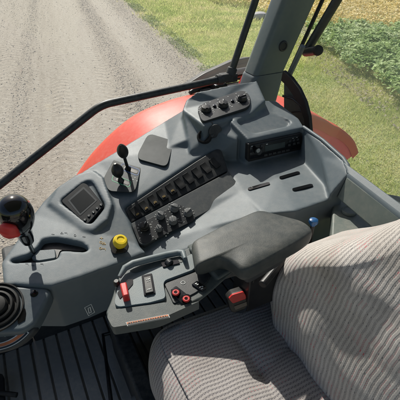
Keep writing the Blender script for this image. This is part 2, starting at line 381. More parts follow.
def leafs(n, inside, zlo, zhi, size, amin, amax, bmin, bmax, row=None, power=1.0):
    a = rng.uniform(amin, amax, n); b = bmin+(bmax-bmin)*rng.uniform(0, 1, n)**power; k = inside(a, b); a, b = a[k], b[k]; n = len(a)
    if row: a = a+row*.16*np.sin(2*np.pi*a/row)
    lump = .5+.5*np.sin(a*5.1+1.3*np.sin(b*2.7))*np.sin(b*6.3+np.sin(a*3.3)*1.7)
    z = zlo+(zhi-zlo)*(rng.uniform(.25, 1, n)**.6)*(.7+.3*lump)
    s = size*rng.uniform(.6, 1.35, n)*(1+b*.01); th = rng.uniform(0, 2*np.pi, n); tilt = rng.normal(0, .45, n); t2 = rng.normal(0, .4, n)
    ux, uy, uz = np.cos(th)*np.cos(tilt), np.sin(th)*np.cos(tilt), np.sin(tilt)
    vx, vy, vz = -np.sin(th)*np.cos(t2), np.cos(th)*np.cos(t2), np.sin(t2)
    c = np.stack([a, b, z], 1); u = np.stack([ux, uy, uz], 1)*s[:, None]; v = np.stack([vx, vy, vz], 1)*(s*.62)[:, None]
    P = np.stack([c-u, c-v*.9-u*.15, c+u, c+v*.9-u*.15], 1)
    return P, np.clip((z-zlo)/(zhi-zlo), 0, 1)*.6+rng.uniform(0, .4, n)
M_soy = mat_leaf('bean_leaves', [(.1, (.12, .18, .05)), (.35, (.28, .42, .13)), (.6, (.46, .60, .24)), (.88, (.62, .70, .40))], 1.2)
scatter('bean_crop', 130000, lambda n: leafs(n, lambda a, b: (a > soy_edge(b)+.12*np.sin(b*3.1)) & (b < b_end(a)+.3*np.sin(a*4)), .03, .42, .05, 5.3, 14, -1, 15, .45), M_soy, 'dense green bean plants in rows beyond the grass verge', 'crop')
M_ripe = mat_leaf('ripe_leaves', [(.0, (.45, .42, .12)), (.3, (.75, .62, .22)), (.6, (.90, .74, .33)), (.9, (.92, .80, .48))], .35)
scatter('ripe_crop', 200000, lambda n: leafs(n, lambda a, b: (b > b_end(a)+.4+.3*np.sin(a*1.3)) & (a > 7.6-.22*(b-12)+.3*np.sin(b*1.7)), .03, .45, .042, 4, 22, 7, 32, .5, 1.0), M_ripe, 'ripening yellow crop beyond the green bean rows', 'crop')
# stubble / debris strip between grass and beans
M_straw = mat_leaf('straw', [(.1, (.22, .19, .13)), (.5, (.42, .37, .27)), (.9, (.58, .52, .40))], 2)
scatter('dry_residue', 15000, lambda n: leafs(n, lambda a, b: (np.abs(a-soy_edge(b)+.28) < .34) & (b < 12.5), .01, .06, .03, 4.5, 8, -1, 17, None), M_straw, 'pale dry residue strip along the edge of the bean rows', 'crop residue')
# weeds at the road edge
M_weed = mat_leaf('roadside_weed', [(.1, (.05, .09, .025)), (.5, (.16, .25, .06)), (.9, (.28, .36, .12))], 2)
scatter('roadside_weeds', 14000, lambda n: leafs(n, lambda a, b: (np.sin(b*1.9)+np.sin(b*4.7)*.7+rng.normal(0, .5, len(b)) > -.4), .01, .10, .018, 2.7, 3.15, 3, 26, None), M_weed, 'low green weeds growing along the gravel road edge', 'weeds')
M_peb = mat_leaf('gravel_chips', [(.0, (.36, .32, .27)), (.4, (.52, .47, .40)), (.8, (.68, .64, .56))], 3, .0)
def chips(n):
    a = np.concatenate([rng.normal(c, w, int(n*f)) for c, w, f in [(2.45, .38, .34), (1.05, .16, .2), (-.95, .12, .1), (-2.0, .8, .16)]]+[rng.uniform(-4, 3, int(n*.2))]); n = len(a)
    b = 1+24*rng.uniform(0, 1, n)**1.4; s = (.005+.011*rng.uniform(0, 1, n)**3)*(1+b*.02); th = rng.uniform(0, 2*np.pi, n)
    c = np.stack([a, b, np.full(n, .022)], 1); P = []
    for k in range(3):
        t = th+k*2*np.pi/3; P.append(c+np.stack([np.cos(t)*s, np.sin(t)*s*.8, np.zeros(n)], 1))
    top = c+np.stack([rng.normal(0, .2, n)*s, rng.normal(0, .2, n)*s, s*.75], 1)
    T = np.concatenate([np.stack([P[k], P[(k+1) % 3], top], 1) for k in range(3)]); return T, np.tile(rng.uniform(0, 1, n), 3)
scatter('gravel_chips', 22000, chips, M_peb, 'loose pale stone chips lying on the gravel road', 'gravel')
# grey stone in the verge
def blob(name, c, sx, sy, sz, mat, parent=None, seed=1):
    bm = bmesh.new(); bmesh.ops.create_icosphere(bm, subdivisions=3, radius=1); rnd = random.Random(seed)
    ph = [rnd.uniform(0, 6) for _ in range(6)]
    for v in bm.verts:
        f = 1+.12*math.sin(3*v.co.x+ph[0])+.12*math.sin(3.7*v.co.y+ph[1])+.08*math.sin(6*v.co.z+ph[2])
        v.co = Vector((v.co.x*sx*f, v.co.y*sy*f, v.co.z*sz*f))+Vector(c)
    me = bpy.data.meshes.new(name); bm.to_mesh(me); bm.free()
    for p in me.polygons: p.use_smooth = True
    return link(name, me, mat, parent)
p = at(259, 15, -2.45)
M_stone = flat('stone', (.42, .41, .4), .9)
tag(blob('stone', (p.x, p.y, .12), .30, .2, .13, M_stone), 'pale grey stone lying in the grass left of the cab pillar', 'stone')

# ------------------------------------------------------------------ fender of the rear wheel (arc measured in the photo)
FC_R, FC_Z, FR = 1.02, -1.55, .95
fd = empty('rear_fender', cab(FC_R, 1.45, FC_Z), 'red curved rear wheel fender outside the cab beyond the console', 'fender')
FP = [(-.30, -1.75), (-.08, -1.42), (.07, -1.12), (.235, -.905), (.36, -.79), (.507, -.70), (.66, -.66), (.81, -.645), (.995, -.645), (1.20, -.685), (1.42, -.79), (1.595, -.895), (1.74, -.975), (1.86, -1.07), (1.93, -1.17)]
def fcurve(t):
    x = t*(len(FP)-1); i = min(int(x), len(FP)-2); f = x-i
    q = [Vector(FP[max(0, min(len(FP)-1, i+k))]) for k in (-1, 0, 1, 2)]
    return .5*((2*q[1])+(q[2]-q[0])*f+(2*q[0]-5*q[1]+4*q[2]-q[3])*f*f+(-q[0]+3*q[1]-3*q[2]+q[3])*f**3)
def fnorm(t):
    d = fcurve(min(1, t+.01))-fcurve(max(0, t-.01)); n_ = Vector((-d.y, d.x)); n_.normalize(); return n_ if n_.y > 0 or n_.x < 0 else -n_
def fend(t, n, dr=0): c = fcurve(t)+fnorm(t)*dr; return cab(c.x, n, c.y)
def fnin(t): return 1.2+.36*max(0, min(1, (t-.55)/.3))
mb = MB(); rings = []
prof = [(0, -.06), (.01, -.02), (.04, -.004), (.15, 0), (.4, .004), (.72, .004), (.86, 0), (.94, -.008), (.985, -.025), (1.0, -.07), (.985, -.07), (.97, -.03), (.9, -.02), (.4, -.012), (.08, -.02), (.02, -.06)]
for i in range(81):
    t = i/80; a_ = fnin(t); rings.append([fend(t, a_+(1.71-a_)*u, d) for u, d in prof])
mb.loft(rings); mb.build('fender_shell', M_fender, fd, angle=80)
mb = MB(); rings = []
for i in range(81):
    t = i/80; a_ = fnin(t)+.01; c = fcurve(t); k = 1.0
    pr = []
    for dn, f in [(0, .02), (.0, .12), (.01, .35), (.03, .6), (.05, .6), (.03, .35), (.02, .12), (.02, .02)]:
        q = c+(Vector((FC_R, FC_Z))-c)*f; pr.append(cab(q.x, a_+dn, q.y))
    rings.append(pr)
mb.loft(rings); mb.build('side_panel', M_fend2, fd, angle=80)
mb = MB(); pq = rounded([(186, 85), (204, 73.5), (234, 60), (253, 56.5), (258, 62), (258, 80), (222, 80), (190, 92)], [4, 4, 4, 4, 3, 0, 4, 4])
mb.prism([atn(x, y, 1.70) for x, y in pq], [atn(x, y, 1.70)+AN*.05-UP*.01 for x, y in pq]); mb.build('marker_housing', M_black, fd, bevel=.006)
mb = MB(); pq = rounded([(194, 84), (208, 77.5), (236, 65.5), (250, 62), (252, 74), (222, 80), (198, 88)], 3)
mb.prism([atn(x, y, 1.695) for x, y in pq], [atn(x, y, 1.699) for x, y in pq]); mb.build('housing_recess', M_black, fd, bevel=.001)
# rear tyre
wh = bpy.data.objects.new('rear_wheel', None); COL.objects.link(wh); wh.parent = fd; wh.matrix_parent_inverse = Matrix.Translation(-fd.location)
Mw = Matrix.Translation(cab(FC_R, 1.76, FC_Z-.06)) @ Matrix((( AR.x, 0, AN.x, 0), (AR.y, 0, AN.y, 0), (0, 1, 0, 0), (0, 0, 0, 1)))
mb = MB(); mb.lathe(Mw, [(.45, -.15), (.65, -.16), (.71, -.13), (.735, -.06), (.74, 0), (.735, .06), (.71, .13), (.65, .16), (.45, .15)], 64)
for k in range(22):
    for s_ in (-1, 1):
        a = 2*math.pi*(k+(.5 if s_ > 0 else 0))/22
        c0 = cab(FC_R+math.cos(a)*.73, 1.76+.06*s_, FC_Z-.06+math.sin(a)*.73); T = AR*-math.sin(a)+UP*math.cos(a); Rd = AR*math.cos(a)+UP*math.sin(a)
        ax = (AN*s_+T*.6).normalized(); mb.box(c0, ax, ax.cross(Rd).normalized(), Rd,.17, .04, .05)
mb.build('tyre', M_rubber, wh)
mb = MB(); mb.lathe(Mw, [(.1, .05), (.38, .06), (.44, .14), (.46, .15), (.46, -.15), (.44, -.14), (.38, 0), (.1, -.02)], 48); mb.build('rim', M_fender, wh)

# ================================================================== CAB STRUCTURE
# corner pillar between side and rear window
pl = empty('cab_pillar', atn(270, 78, 1.2), 'grey plastic trimmed rear corner pillar leaning back behind the console', 'pillar')
def prect(c, wr, wn, rad=.022, seg=5):
    pts = rounded([(-wr/2, -wn/2), (wr/2, -wn/2), (wr/2, wn/2), (-wr/2, wn/2)], rad, seg)
    return [c+AR*x+AN*y for x, y in pts]
def pc(py, x0, x1, n=1.2):
    a, b = atn(x0, py, n), atn(x1, py, n); return (a+b)/2+AN*.04, abs((b-a).dot(AR))
c0, w0 = pc(74, 255, 284.5); c1, w1 = pc(0, 283, 318)
d01 = (c1-c0)/(c1.z-c0.z)
mb = MB(); rings = []
for i in range(9):
    t = i/8; rings.append(prect(c0+(c1-c0)*t*3.0, w0+(w1-w0)*t*3*.7, .085))
mb.loft(rings); o = mb.build('upper_trim', M_pillar, pl, bevel=.002, seg=2)
mb = MB(); rings = []
for i, (dz, dw) in enumerate([(.0, -.006), (-.004, .002), (-.01, .006), (-.10, .014), (-.2, .02), (-.34, .03)]):
    rings.append(prect(c0+d01*dz*.6+Vector((0, 0, dz*.4)), w0+dw, .09))
mb.loft(rings); mb.build('lower_trim', M_console, pl)
def along(n0, px, py, px2, py2, k0, k1, n1=None):
    a, b = atn(px, py, n0), atn(px2, py2, n1 or n0); return a+(b-a)*k0, a+(b-a)*k1
pm = atn(283, 46, 1.198)
Mc = Matrix.Translation(pm) @ Matrix(((AR.x, 0, -AN.x, 0), (AR.y, 0, -AN.y, 0), (0, 1, 0, 0), (0, 0, 0, 1)))
mb = MB(); mb.lathe(Mc, [(.019, -.01), (.019, .002), (.017, .005), (.013, .006), (.011, .003), (.003, .003)], 24); mb.build('screw_cap', M_dark, pl)
mb = MB()
a, b = along(1.235, 251.5, 77, 281, 0, -.1, 3.0); mb.tube([a, b], .0095, 8)
a, b = along(1.20, 287, 78, 322.5, 0, -.0, 3.0); mb.tube([a, b], .0075, 8); mb.build('window_seal', M_rubber, pl)

# side window: frame bar, upright bar, corner joint, glass
NW = 1.2525
sw = empty('side_window', atn(224, 77, NW), 'side window with dark tubular lower frame bar bent downward at front', 'window')
P0, P1, P2 = atn(222, 79, NW), atn(101, 105, NW), atn(-3, 187, NW)
P3 = P2+(P2-P1)*1.2
def bend(A, B, C, r, k=6):
    a = B+(A-B).normalized()*r; c = B+(C-B).normalized()*r
    return [a*(1-t)**2+B*2*t*(1-t)+c*t*t for t in [i/k for i in range(k+1)]]
mb = MB(); mb.tube([P0]+bend(P0, P1, P2, .035)+[P2, P3], .0128, 16); mb.build('lower_frame_bar', M_frame, sw)
Q0, Q1 = atn(231, 73, NW), atn(255.5, 0, NW); Q2 = Q0+(Q1-Q0)*3.2
mb = MB(); mb.tube([Q0, Q2], .0125, 16); mb.build('upright_bar', M_frame, sw)
mb = MB(); J = atn(226, 77, NW)
mb.box(J-AN*.0, AR, AN, UP, .05, .03, .028); mb.tube([P0+AR*.005, P0-AR*.022], .019, 14); mb.tube([Q0-(Q1-Q0).normalized()*.01, Q0+(Q1-Q0).normalized()*.02], .018, 14)
mb.box(J+AN*.02+AR*.03-UP*.012, AR, AN, UP, .05, .03, .03)
mb.build('corner_joint', M_dark, sw, bevel=.004)
mb = MB(); g = [P0+AN*.014, P1+AN*.014, P3+AN*.014]; top = [v+Vector((0, 0, .9-(v.z-g[0].z)))+AR*.3 for v in g]
mb.add([g[2], g[1], g[0], atn(250, 74, NW)+AN*.014, top[0]+AR*.06, top[2]], [(0, 1, 2, 3, 4, 5)]); mb.build('pane', M_glass, sw, smooth=False)

# dark sill tray just outside the window, under the corner joint
mb = MB(); q = rounded([(186, 84), (204, 73), (236, 60), (252, 57), (256, 80), (215, 96), (190, 96)], 5)
def nplate(pts, n, d, mbx): mbx.prism([atn(x, y, n) for x, y in pts], [atn(x, y, n)+AN*d for x, y in pts])
sl = empty('window_latch', atn(226, 84, 1.3), 'black latch housing with red bracket behind the window corner joint', 'latch')
mb = MB(); mb.tube([cab(.62, 1.30, -.50), cab(.70, 1.33, -.485), cab(.86, 1.36, -.475), cab(1.0, 1.36, -.47)], [.008, .016, .018, .018], 12)
mb.box(cab(.80, 1.31, -.51), AR, AN, UP, .28, .03, .03); mb.box(cab(.735, 1.29, -.50), AR, AN, UP, .05, .05, .05)
mb.build('housing', M_black, sl, bevel=.005)
mb = MB(); mb.box(atn(246, 77, 1.30), (AR*.5+UP*.85).normalized(), AN, (UP*.5-AR*.85).normalized(), .10, .02, .028); mb.build('bracket', M_red, sl, bevel=.003)

# rear window: glass, round corner panel, outside tube
RW = .90
rw = empty('rear_window', cab(RW, .5, -.55), 'rear window pane with black rounded lower corner seal beside the pillar', 'window')
mb = MB(); mb.add([cab(RW+.01, 1.12, -.62), cab(RW+.01, -.7, -.62), cab(RW+.35, -.7, .35), cab(RW+.35, 1.12, .35)], [(0, 1, 2, 3)]); mb.build('pane', M_glassr, rw, smooth=False)
outer = [(286, 70), (294, 77), (302, 88), (308, 101), (312, 116), (313.5, 134)]
inner = [(284, 80), (290, 86), (297, 96), (303, 107), (307, 119), (308.5, 134)]
mb = MB(); mb.prism([atr(x, y, RW) for x, y in outer+inner[::-1]], [atr(x, y, RW)-AR*.014 for x, y in outer+inner[::-1]]); mb.build('corner_seal', M_rubber, rw, bevel=.002)
mb = MB(); fl = inner+[(300, 136), (284, 112)]
mb.prism([atr(x, y, RW+.012) for x, y in fl], [atr(x, y, RW+.004) for x, y in fl]); mb.build('corner_panel', M_pod, rw)
mb = MB(); mb.tube([atr(283, 96, RW-.01), atr(293, 99, RW-.012), atr(304, 108, RW-.01)], .004, 8); mb.tube([atr(292, 112, RW-.01), atr(300, 111, RW-.01), atr(307, 113, RW-.01)], .003, 8); mb.build('cable', M_black, rw)
# tube with round end outside
hb = empty('grab_tube', atr(307, 54, 1.0), 'dark tube with a round end outside the rear window, right of the pillar', 'tube')
a, b = atr(306, 52, 1.0), atr(337, 0, 1.05); c = atr(317, 50.5, .97)
mb = MB(); mb.tube([a+(b-a)*3.2, b, a+(b-a)*.06, a], .0155, 16); mb.tube([a, a+(c-a)*.5, c], [.0155, .0155, .014], 16); mb.build('tube_body', M_frame, hb)
mb = MB(); d = (c-a).normalized(); e = d.orthogonal().normalized(); g_ = d.cross(e)
Mk = Matrix(((e.x, g_.x, d.x, c.x), (e.y, g_.y, d.y, c.y), (e.z, g_.z, d.z, c.z), (0, 0, 0, 1)))
mb.lathe(Mk, [(.011, -.006), (.016, 0), (.0175, .007), (.0155, .015), (.009, .018), (.002, .018)], 20); mb.build('end_knob', M_rubber, hb)
gs = MB(); a, b = atr(289, 76, .93), atr(303, 46, .93); gs.tube([a, b], .009, 10); gs.build('frame_strip', M_pillar, rw)

# rear sill (runs across behind the seat)
rs = empty('rear_sill', cab(.85, .3, -.8), 'grey green rear sill panel running behind the seat under the rear window', 'sill')
a0, a1 = at(343, 160, -.50), at(402, 203, -.50); dl = (a1-a0)/(a1-a0).length
b0, b1 = at(347, 175, -.515), at(402, 219, -.515)
a2 = a1+dl*.9; b2 = b1+dl*.9
a00, b00 = a0-dl*.9, b0-dl*.0
mb = MB(); D = Vector((0, 0, -.05)); mb.prism([a0+D, a2+D, b2+D, b0+D], [a0, a2, b2, b0]); mb.build('sill_strip', M_console, rs, bevel=.006)
c0_, c1_ = b0-UP*.004, b0+dl*.26-UP*.004
lo = -UP*.058-AR*.02
mb = MB(); mb.prism([c0_, c1_, c1_+AR*.03, c0_+AR*.03], [c0_+lo, c1_+lo, c1_+AR*.03+lo, c0_+AR*.03+lo]); mb.build('sill_face', M_sill, rs, bevel=.004)
e0 = c0_+lo
mb = MB(); shp = [at(334, 184, -.60), at(331, 240, -.612), at(372, 262, -.612), at(440, 232, -.60), at(420, 206, -.60), at(402, 196, -.60)]
mb.prism([p_-UP*.04 for p_ in shp], shp); mb.build('lower_shelf', M_sill, rs, bevel=.005)
sS = Surf((344, 209, -.69), (360, 222, -.69), (344, 220, -.70))
mb = MB(); Mz = Matrix.Translation(at(349, 211, -.602)+UP*.001)
mb.lathe(Mz, [(.019, -.004), (.019, .001), (.017, .003), (.0155, .001), (.003, .001)], 24); mb.build('round_plug', M_sill, rs)

# floor with ribbed mat
fl_ = MB(); fl_.prism([cab(r, n, -1.30) for r, n in ((-1.3, -.9), (.95, -.9), (.95, 1.22), (-1.3, 1.22))], [cab(r, n, -1.262) for r, n in ((-1.3, -.9), (.95, -.9), (.95, 1.22), (-1.3, 1.22))])
r = -1.25
while r < .9:
    fl_.box(cab(r, .1, -1.255), AR, AN, UP, .0395, 2.2, .009); r += .0455
fo = fl_.build('floor', M_floor, None, bevel=.003, seg=2); fo['kind'] = 'structure'
# lower side wall below the console, outside wall of cab
lw = MB(); lw.prism([cab(-.12, 1.10, -1.27), cab(.78, 1.10, -1.27), cab(.84, 1.2, -1.27), cab(-.12, 1.2, -1.27)], [cab(-.12, .98, -.80), cab(.78, .98, -.80), cab(.84, 1.14, -.80), cab(-.12, 1.1, -.80)])
lw.prism([cab(-.60, 1.10, -1.27), cab(-.125, 1.10, -1.27), cab(-.125, 1.2, -1.27), cab(-.60, 1.2, -1.27)], [cab(-.60, 1.0, -.96), cab(-.125, 1.0, -.96), cab(-.125, 1.12, -.96), cab(-.60, 1.1, -.96)])  # low forward extension, added to shade the upper floor mat
o = lw.build('side_wall', M_dark, None, bevel=.01); o['kind'] = 'structure'
bk = MB(); bk.prism([cab(.74, -.9, -1.27), cab(.90, -.9, -1.27), cab(.90, 1.2, -1.27), cab(.74, 1.2, -1.27)], [cab(.76, -.9, -.80), cab(.90, -.9, -.80), cab(.90, 1.2, -.80), cab(.76, 1.2, -.80)])
o = bk.build('rear_wall', M_dark, None, bevel=.01); o['kind'] = 'structure'
fw_ = MB(); fw_.prism([cab(-1.35, -.95, -1.27), cab(-1.30, -.95, -1.27), cab(-1.30, .8, -1.27), cab(-1.35, .8, -1.27)], [cab(-1.2, -.95, -.55), cab(-1.0, -.95, -.55), cab(-1.0, .7, -.55), cab(-1.2, .7, -.55)])
o = fw_.build('added_front_wall', M_dark, None, bevel=.02); o['kind'] = 'structure'  # unseen wall, added to cut the light on the console wall
# roof of the cab (above the camera), shades the inside
rf = MB(); rf.prism([cab(-1.0, -1.0, .62), cab(1.25, -1.0, .62), cab(1.25, 1.10, .62), cab(-1.0, 1.10, .62)], [cab(-.95, -1.0, .74), cab(1.2, -1.0, .74), cab(1.2, 1.02, .74), cab(-.95, 1.02, .74)])
o = rf.build('roof', M_sill, None, bevel=.02); o['kind'] = 'structure'

# ================================================================== CONSOLE
cn = empty('side_console', at(150, 220, -.86), 'blue grey moulded side console with levers, switches, climate dials and radio', 'console')
solids = []
def solid(pts, zb, shift=(0, 0)):
    m_ = MB(); top = [at(*p) for p in pts]; cen = sum(top, Vector())/len(top)
    bot = [Vector((v.x+shift[0], v.y+shift[1], CAMH+zb)) for v in top]
    # fan top around its centre so the surface follows the rim heights
    n = len(top)
    m_.add(bot+top+[cen, Vector((cen.x+shift[0], cen.y+shift[1], CAMH+zb))], [(i, (i+1) % n, n+(i+1) % n, n+i) for i in range(n)]+[(n+i, n+(i+1) % n, 2*n) for i in range(n)]+[((i+1) % n, i, 2*n+1) for i in range(n)])
    return m_
parts_s = [
 solid([(3, 284, -.655), (1, 262, -.65), (18, 238, -.64), (33, 214, -.628), (43, 201, -.618), (57, 187, -.603), (78, 174, -.588), (98, 161, -.578), (108, 178, -.592), (124, 207, -.622), (140, 246, -.665), (146, 252, -.665), (120, 263, -.665), (102, 269, -.662), (80, 277, -.66), (51, 286, -.66)], -.84, (-.01, .03)),
 solid([(57, 187, -.598), (78, 173, -.582), (93, 169, -.578), (103, 176, -.582), (113, 203, -.606), (108, 219, -.622), (93, 231, -.634), (82, 229, -.634), (48, 203, -.614)], -.75),
 solid([(96, 163, -.58), (164, 121, -.522), (184, 109, -.485), (192, 138, -.522), (222, 146, -.542), (195, 160, -.562), (124, 207, -.622)], -.80),
 solid([(122, 207, -.63), (195, 160, -.57), (222, 146, -.548), (228, 171, -.592), (180, 197, -.62), (130, 224, -.648)], -.80),
 solid([(130, 223, -.648), (180, 196, -.62), (228, 170, -.592), (245, 191, -.603), (192, 221, -.645), (140, 248, -.678)], -.80),
 solid([(182, 110, -.472), (186, 99, -.452), (196, 91.5, -.430), (237, 83, -.420), (257, 80, -.422), (266, 100, -.45), (252, 113, -.47), (204, 126, -.478)], -.80),
 solid([(182.5, 108, -.468), (204, 124, -.476), (240, 113, -.468), (238, 140, -.512), (224, 150, -.548), (190, 151, -.545)], -.80),
 solid([(230, 121, -.475), (262, 100, -.468), (276, 100, -.478), (299, 118, -.492), (304.5, 127, -.50), (248, 139.5, -.50)], -.80),
 solid([(222, 147, -.575), (300, 130, -.575), (318, 170, -.575), (331, 190, -.575), (328, 200, -.58), (296, 211, -.585), (262, 214, -.595), (243, 192, -.603), (228, 171, -.59)], -.80),
 solid([(301, 124, -.497), (322, 140, -.499), (344, 159, -.50), (349, 173, -.51), (330, 195, -.566), (326, 187, -.576), (301, 159, -.578), (303, 130, -.51)], -.80),
 solid([(138, 247, -.68), (192, 219, -.645), (243, 190, -.602), (262, 213, -.598), (245, 226, -.625), (200, 246, -.655), (152, 262, -.685)], -.80),
]
mb = MB()
for s_ in parts_s: mb.add(s_.v, s_.f)
body = mb.build('console_body', M_console, cn, smooth=True)
def depsgraph_bake(o):
    bpy.context.view_layer.update()
    dg = bpy.context.evaluated_depsgraph_get(); ev = o.evaluated_get(dg)
    me = bpy.data.meshes.new_from_object(ev, depsgraph=dg); o.modifiers.clear(); o.data = me
def carve(o, cutters, voxel=.003, smooth=8, pre=True):
    # each solid is closed on its own; voxel remesh fuses them, cutters sink recesses, a second remesh rounds the rims
    if pre:
        m = o.modifiers.new('r', 'REMESH'); m.mode = 'VOXEL'; m.voxel_size = voxel; depsgraph_bake(o)
    for c in cutters:
        co = c.build('cutter', None, None, smooth=False)
        m = o.modifiers.new('b', 'BOOLEAN'); m.object = co; m.operation = 'DIFFERENCE'; m.solver = 'EXACT'; depsgraph_bake(o)
        bpy.data.objects.remove(co)
    if cutters and pre:
        m = o.modifiers.new('r2', 'REMESH'); m.mode = 'VOXEL'; m.voxel_size = voxel
    m = o.modifiers.new('s', 'SMOOTH'); m.factor = .5; m.iterations = smooth
    depsgraph_bake(o)
    o.data.polygons.foreach_set('use_smooth', [True]*len(o.data.polygons))
# planes used to lay things on the console
S_gate = Surf((10, 262, -.648), (90, 255, -.65), (45, 215, -.625))
S_disp = Surf((60, 202, -.615), (91, 226, -.634), (86, 180, -.586))
S_yel = Surf((100, 262, -.655), (130, 240, -.655), (105, 225, -.628))
S_lev = Surf((103, 180, -.594), (138, 192, -.60), (150, 135, -.548))
S_row = Surf((126, 209, -.626), (222, 148, -.545), (180, 196, -.617))
S_plt = Surf((132, 226, -.644), (226, 173, -.588), (170, 232, -.655))
S_clim = Surf((197, 106, -.452), (245, 92, -.437), (204, 124, -.472))
S_clim = Surf((192, 102, -.448), (252, 86, -.432), (208, 124, -.474))
S_soc = Surf((192, 134, -.512), (225, 126, -.494), (206, 147, -.535))
S_btop = Surf((236, 121, -.476), (294, 121, -.490), (251, 136, -.497))
S_floor = Surf((230, 180, -.582), (320, 180, -.575), (280, 205, -.58))
cut = []
slotpx = rounded([(9, 259), (28, 254), (38, 246), (42, 238.5), (55, 237), (83, 242.5), (89, 248), (84, 251), (60, 250), (57, 259), (40, 262), (13, 262)], 3.0)
c = MB(); c.prism([S_gate.at(x, y, 0)-S_gate.n*.06 for x, y in slotpx], [S_gate.at(x, y, 0)+S_gate.n*.04 for x, y in slotpx]); cut.append(c)
disp_px = rounded([(59.5, 202), (84, 180.5), (91, 179), (105.5, 206), (91, 225.5)], [5, 6, 6, 5, 4])
c = MB(); c.prism([S_disp.at(x, y, 0)-S_disp.n*.014 for x, y in disp_px], [S_disp.at(x, y, 0)+S_disp.n*.04 for x, y in disp_px]); cut.append(c)
tray_px = rounded([(236, 120), (267, 108.5), (274, 108.5), (292, 120), (289, 124.5), (252, 132.5)], 4)
c = MB(); c.prism([S_btop.at(x, y, 0)-S_btop.n*.014 for x, y in tray_px], [S_btop.at(x, y, 0)+S_btop.n*.05 for x, y in tray_px]); cut.append(c)
pan_px = rounded([(124, 207.5), (196, 160), (216, 147.5), (221, 149), (244, 191), (239, 195), (192, 220.5), (143, 246), (137, 244)], [4, 0, 4, 4, 4, 4, 0, 4, 4])
carve(body, cut, .0024, 34)
from mathutils.bvhtree import BVHTree
BV = BVHTree.FromPolygons([v.co.copy() for v in body.data.vertices], [tuple(p.vertices) for p in body.data.polygons])
def onb(px, py):
    h = BV.ray_cast(CAM, ray(px, py).normalized()); return h[0] if h[0] else at(px, py, -.6)
def ring_on(pts, w, mbx, closed=True, off=.0006):
    P_ = []; n = len(pts)
    for i in range(n if closed else n-1):
        a, b = pts[i], pts[(i+1) % n]; A_ = onb(*a); B_ = onb(*b); d_ = B_-A_
        if d_.length < 1e-5: continue
        c_ = (A_+B_)/2; h = BV.ray_cast(CAM, (c_-CAM).normalized()); nn = h[1] if h[1] else UP
        if nn.dot(CAM-c_) < 0: nn = -nn
        d_n = d_.normalized(); mbx.box(c_+nn*off, d_n, nn.cross(d_n).normalized(), nn, d_.length+w*.5, w, .0008)
# plastic slots cut in the lower tray are thin: black inlays
for i, (x0, y0, x1, y1) in enumerate([(250, 189.3, 267.5, 184.3), (281.5, 178, 297.5, 173.3), (294.5, 190, 310.5, 186)]):
    A, B = onb(x0, y0)+UP*.003, onb(x1, y1)+UP*.003; d = (B-A).normalized(); e = S_floor.n.cross(d)
    ring = [A+e*.0045, A-e*.0045, A-e*.0045+d*0, B-e*.0045, B+e*.0045]
    mb = MB(); seg = 8; pts = []
    for k in range(seg+1): t = math.pi/2+math.pi*k/seg; pts.append(A+(d*math.cos(t)+e*math.sin(t))*.0062)
    for k in range(seg+1): t = -math.pi/2+math.pi*k/seg; pts.append(B+(d*math.cos(t)+e*math.sin(t))*.0062)
    mb.prism([p_-S_floor.n*.008 for p_ in pts], pts)
    mb.build('vent_slot', M_gloss, cn)

tb = MB(); tb.tube([at(303.5, 127.2, -.500), at(323, 140.6, -.501), at(343.2, 158.6, -.503), at(347.6, 165, -.507), at(348.6, 173, -.514), at(347.5, 178, -.53)], .0058, 12); tb.build('edge_bead', M_console, cn)
# --- dark switch panel
def frame_plate(surf, pts, h0, h1, name, mat, parent, bevel=.0015):
    m_ = MB(); m_.plate(surf, pts, h0, h1); return m_.build(name, mat, parent, bevel=bevel, seg=2)
row_px = rounded([(125.5, 208.5), (196, 161.5), (217, 148.5), (221.5, 150.5), (228, 170.5), (180, 196.5), (131, 222.5)], [4, 0, 4, 2, 1, 0, 1])
plt_px = rounded([(131, 223.5), (180, 197.5), (228.3, 171.8), (243.5, 190.5), (239, 194.5), (192, 219.5), (145, 245), (139.5, 244)], [1, 0, 1, 4, 3, 0, 3, 3])
sp_ = frame_plate(S_row, row_px, -.02, .004, 'switch_panel', M_panel, cn)
kp_ = frame_plate(S_plt, plt_px, -.02, .005, 'knob_panel', M_panel2, cn)
kin = rounded([(133, 227), (146, 220.5), (177, 204), (183, 206), (196, 218), (192, 221.5), (146, 243.5), (140, 242)], 2.5)
frame_plate(S_plt, kin, .004, .0058, 'knob_field', M_panel, kp_, .0006)
# rockers
def switch(surf, px, py, w, l, h, mat, parent, ang, icon=None, tip=.25, name='rocker_switch'):
    M = surf.mat(px, py, h, ang); mb_ = MB()
    prof_ = [(-l/2, 0), (-l/2, .004), (-l*.15, .0046), (l*.05, .0030), (l/2, .0056), (l/2, 0)]
    vs = [M @ Vector((x, y, z)) for x in (-w/2, w/2) for y, z in prof_]
    k = len(prof_); mb_.add(vs, [tuple(range(k)), tuple(range(2*k-1, k-1, -1))]+[(i, k+i, k+(i+1) % k, (i+1) % k) for i in range(k)])
    o_ = mb_.build(name, mat, parent, bevel=.0006, seg=2)
    if icon:
        ic = MB(); c_ = M @ Vector((0, -l*.22, .0056))
        u_, v_, n_ = M.to_3x3().col
        for q_ in range(3):
            ic.box(c_+u_*(q_-1)*w*.17+v_*random.uniform(-.0012, .0012), u_, v_, n_, w*.10, .0035, .0006)
        ic.box(c_+v_*.0024, u_, v_, n_, w*.4, .0008, .0006)
        ic.build('icon', icon, o_, smooth=False)
    return o_
def dirang(surf, x0, y0, x1, y1):
    d = (surf.at(x1, y1)-surf.at(x0, y0)).normalized(); return math.atan2(d.dot(surf.v), d.dot(surf.u))
ang = dirang(S_row, 135, 214, 212, 163)
NS = 10
